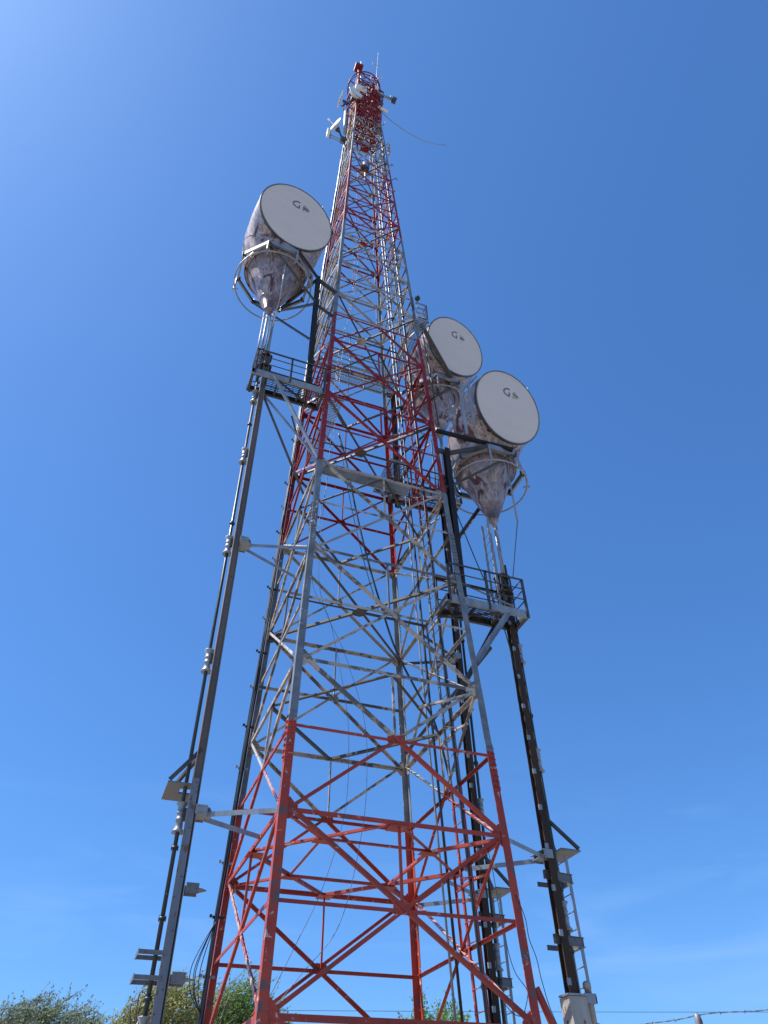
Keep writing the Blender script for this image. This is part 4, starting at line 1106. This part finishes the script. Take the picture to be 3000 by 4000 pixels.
MB().bar((-1.70, -0.2, 45.5), (-1.05, -0.2, 42.2), 0.08, 0.08).build('boom', M['zincdark'], sbm)
for dz in (0, 0.35): MB().bar((-2.02, -0.2, 43.1 + dz), (-1.2, -0.2, 43.0 + dz), 0.04, 0.05).build('rail', M['zinc'], sbm)
MB().tube([(-2.0, -.2, 42.9), (-2.0, -.2, 44.1)], 0.04, 6).build('pole', M['zinc'], sbm)
MB().box((-2.12, -.25, 43.5), 0.14, 0.3, 0.7).build('unit', M['white'], sbm)
MB().box((-1.25, -.2, 43.4), 0.3, 0.3, 0.3).build('mount', M['zincdark'], sbm)
cable('drooping_antenna', [(0.80, -.6, 49.6), (1.1, -.6, 49.01), (1.42, -.6, 48.55), (1.82, -.6, 48.11), (2.38, -.6, 47.63), (3.03, -.6, 47.33), (3.69, -.6, 47.21), (4.38, -.6, 47.45), (5.17, -.6, 48.07)], 0.021, 'zinc', 'thin silver whip drooping far out to the right of the tower head', cat='antenna')
# small clutter high on the legs
for i, (lg, z, dx, dy, lab) in enumerate((('B', 37.9, 0.25, -0.05, 'small hooked bracket on the right leg in the upper red band'), ('B', 39.9, 0.22, 0, 'small curled bracket on the right leg above the upper red band'), ('D', 37.0, -0.2, 0, 'slim silver rod on the left rear leg near the tower neck'))):
    p = leg(lg, z)
    o = MB().tube(smooth([p, p + V((dx * .6, dy, 0.1)), p + V((dx, dy, 0.35)), p + V((dx * 1.4, dy, 0.2))], 4), 0.018, 5).build('leg_bracket', M['zincdark'])
    tag(o, lab, 'bracket')
pn = thing('panel_antenna', 'upright tan panel beside the right leg below the red head', 'antenna', tuple(leg('B', 42.0)))
MB().box(tuple(leg('B', 42.4) + V((0.22, 0, 0))), 0.09, 0.2, 1.1).build('panel', M['brace'], pn)
ant = thing('stacked_antenna', 'small hanging grey unit with a silver rod inside the tower neck', 'antenna', (0, 0, 40))
MB().box((0.0, -0.2, 40.6), 0.45, 0.3, 0.25).build('unit', M['zincdark'], ant)
MB().tube([(0.05, -0.2, 40.5), (0.05, -0.2, 38.6)], 0.05, 8).build('rod', M['zinc'], ant)
MB().tube([(0.0, -0.2, 40.7), (0.0, -0.2, 41.4)], 0.08, 8).build('neck', M['white'], ant)
rfd = MB(); lathe(rfd, (0.1, 0.1, 44.3), [(0, 0.0), (0.0, 0.24), (0.03, 0.24), (0.05, 0.0)], 24)
tag(rfd.build('red_disc', M['redsteel']), 'flat round red plate hanging inside the tower neck', 'plate')

# ------------------------------------------------------------------ trees
def leafmat(name, c1, c2, c3):
    mt, nt, b = newmat(name, 0.55)
    oi = nt.nodes.new('ShaderNodeNewGeometry')
    r_ = ramp(nt, oi.outputs['Random Per Island'], [(0.0, c1), (0.5, c2), (1.0, c3)])
    nt.links.new(r_.outputs[0], b.inputs['Base Color'])
    b.inputs['Transmission Weight'].default_value = 0.0
    tr = nt.nodes.new('ShaderNodeBsdfTranslucent')
    nt.links.new(r_.outputs[0], tr.inputs[0])
    ms = nt.nodes.new('ShaderNodeMixShader'); ms.inputs[0].default_value = 0.5
    out = nt.nodes['Material Output']
    nt.links.new(b.outputs[0], ms.inputs[1]); nt.links.new(tr.outputs[0], ms.inputs[2]); nt.links.new(ms.outputs[0], out.inputs[0])
    return mt
LM = [leafmat('grey green leaves', (0.13, 0.18, 0.11), (0.20, 0.25, 0.14), (0.32, 0.36, 0.22)),
      leafmat('yellow green leaves', (0.20, 0.22, 0.05), (0.32, 0.33, 0.09), (0.46, 0.45, 0.16)),
      leafmat('fresh green leaves', (0.09, 0.18, 0.035), (0.15, 0.28, 0.05), (0.24, 0.38, 0.09))]
bark, nt, b = newmat('bark', 0.9)
g, p = worldpos(nt, (3, 3, 0.6)); n = noise(nt, 4, 8, p)
nt.links.new(ramp(nt, n.outputs[0], [(0.3, (0.06, 0.045, 0.035)), (0.7, (0.14, 0.115, 0.09))]).outputs[0], b.inputs['Base Color'])
def tree(az, dist, height, width, mat, label, seed, leaf=0.16, dens=1.0, wind=0.9):
    rd_ = random.Random(seed)
    az = math.radians(az)
    bx, by = CAM.x + math.sin(az) * dist, CAM.y + math.cos(az) * dist
    rgt = V((math.cos(az), -math.sin(az), 0))
    t = thing('tree', label, 'tree', (bx, by, 0), 'trees beyond the tower')
    tk = MB()
    base = V((bx, by, 0))
    tk.tube(smooth([base, base + V((.1, .05, height * .3)), base + V((0.05, -.1, height * .55)), base + rgt * 0.3 + V((0, 0, height * .8))], 4), [0.24 * (1 - i / 14) + .03 for i in range(13)], 8)
    lf = MB()
    W2 = width / 2
    nb = int(240 * dens)
    for i in range(nb):
        h = height * (0.30 + 0.58 * rd_.random() ** 0.6)
        an = rd_.uniform(0, 2 * PI)
        prof = math.sin(PI * min(1, max(0.05, (h / height - 0.12) / 0.95))) ** 0.6
        rad = W2 * prof * rd_.uniform(0.45, 1.0)
        st = base + V((0, 0, h * 0.62)) + rgt * 0.1
        en = base + V((math.cos(an) * rad, math.sin(an) * rad, h + rd_.uniform(0.2, 1.2))) + rgt * wind * (h / height) * 0.7
        top_lim = height * (1 - 0.32 * min(1, ((en - base).dot(rgt) / W2) ** 2))
        en.z = min(en.z, top_lim + rd_.uniform(-.5, 0))
        md_ = (st + en) / 2 + V((0, 0, -0.2)) + rgt * rd_.uniform(-.2, .1)
        br = smooth([st, md_, en, en + rgt * wind * rd_.uniform(.3, .8) + V((0, 0, rd_.uniform(0.0, .5)))], 5)
        tk.tube(br, [0.035 * (1 - k / (len(br))) + 0.008 for k in range(len(br))], 4)
        # twigs with leaves, swept by the wind
        for q in range(13):
            s0 = br[rd_.randint(4, len(br) - 1)]
            dirn = (rgt * rd_.uniform(0.5, 1.2) * wind + V((rd_.gauss(0, .28), rd_.gauss(0, .28), rd_.uniform(0.1, 0.9)))).normalized()
            L = rd_.uniform(0.5, 1.15)
            tk.tube([s0, s0 + dirn * L], 0.006, 3)
            for e in range(int(17)):
                pz = s0 + dirn * (L * (e + rd_.random()) / 17) + V((rd_.gauss(0, .045), rd_.gauss(0, .045), rd_.gauss(0, .045)))
                ld = (dirn + V((rd_.gauss(0, .6), rd_.gauss(0, .6), rd_.gauss(0, .6)))).normalized()
                sd2 = ld.cross(V((rd_.gauss(0, 1), rd_.gauss(0, 1), rd_.gauss(0, 1)))).normalized()
                l_ = leaf * rd_.uniform(.55, 1.1); w2 = l_ * rd_.uniform(.2, .34)
                lf.add([pz, pz + ld * l_ * .5 + sd2 * w2, pz + ld * l_, pz + ld * l_ * .5 - sd2 * w2], [(0, 1, 2, 3)])
    tk.build('trunk', bark, t)
    me = bpy.data.meshes.new('crown'); me.from_pydata(lf.v, [], lf.f); me.materials.append(mat)
    link('crown', me, mat, t)
tree(-1.0, 44, 8.2, 6.8, LM[0], 'grey-green windblown tree at the far left, farthest from the tower', 1, 0.13, 1.1)
tree(6.4, 32, 6.75, 6.0, LM[1], 'yellow-green windblown tree behind the left column', 2, 0.11, 1.15)
tree(10.3, 27, 5.85, 2.9, LM[2], 'fresh green tree between the left rear leg and front left leg', 3, 0.10, 0.7)
tree(24.0, 40, 7.5, 4.2, LM[2], 'small sparse green tree in the middle behind the tower base', 4, 0.16, 0.4, 0.2)
tree(-9.5, 46, 7.4, 5.6, LM[0], 'grey-green tree just left of the frame edge', 6, 0.2, 0.6)

# ------------------------------------------------------------------ security fence and overhead wire
fe = thing('security_fence', 'galvanised fence post top with two sagging strands of barbed wire at lower right', 'fence', tuple((CAM.x + 8 * math.sin(math.radians(40.95)), CAM.y + 8 * math.cos(math.radians(40.95)), 0)))
def pol(az, d, z): return V((CAM.x + d * math.sin(math.radians(az)), CAM.y + d * math.cos(math.radians(az)), z))
p0 = pol(40.95, 8.0, 0)
fd = (pol(45.1, 7.94, 0) - pol(36.5, 8.25, 0)).normalized()
for k in (-2, -1, 0, 1, 2):
    c = p0 + fd * 3.0 * k
    pm = MB(); lathe(pm, c, [(0, 0.033), (2.63, 0.033), (2.67, 0.026), (2.69, 0.012), (2.695, 0)], 14)
    pm.build('post', M['column'], fe)
for zz, dz2 in ((2.675, 0.0), (2.55, 0.01), (2.42, 0.0)):
    pts = []; n = 120
    for i in range(n + 1):
        s_ = -6 + 12 * i / n
        sag = 0.035 * (1 - ((s_ % 3) / 1.5 - 1) ** 2)
        pts.append(p0 + fd * s_ + V((0, 0, zz - sag + 0.006 * math.sin(s_ * 9) + 0.012 * s_)))
    wv = MB()
    for ph in (0, PI):
        tw = []
        for i, q_ in enumerate(pts[:-1]):
            for k in range(3):
                a_ = ph + (i * 3 + k) * 1.1
                pq = q_.lerp(pts[i + 1], k / 3)
                tw.append(pq + V((0, 0, 0.0035 * math.sin(a_))) + fd.cross(V((0, 0, 1))) * 0.0035 * math.cos(a_))
        wv.tube(tw, 0.0024, 4)
    for i in range(2, n, 1):
        if i % 2 == 0:
            c = pts[i]
            for k in range(2):
                d_ = V((rb.gauss(0, .35), rb.gauss(0, .35), 1)).normalized() if k == 0 else (V((0, 0, .6)) + fd * rb.uniform(-.9, .9)).normalized()
                wv.tube([c - d_ * 0.016, c + d_ * 0.016], 0.0022, 3)
    wv.build('barbed_wire', M['wire'], fe)
MB().tube([p0 - fd * 6 + V((0, 0, 2.1)), p0 + fd * 6 + V((0, 0, 2.1))], 0.02, 8).build('top_rail', M['zinc'], fe)
a15 = math.radians(15)
oc = V((CAM.x + 40 * math.sin(a15), CAM.y + 40 * math.cos(a15), 1.6 + 6.1)); od = V((math.cos(a15), -math.sin(a15), 0))
ow = MB().tube([oc + od * s_ + V((0, 0, 0.00016 * (s_ - 22) ** 2)) for s_ in range(-6, 61, 3)], 0.011, 5)
ow = ow.build('overhead_wire', M['wire']); tag(ow, 'thin level overhead wire crossing low behind the tower to the right', 'wire')
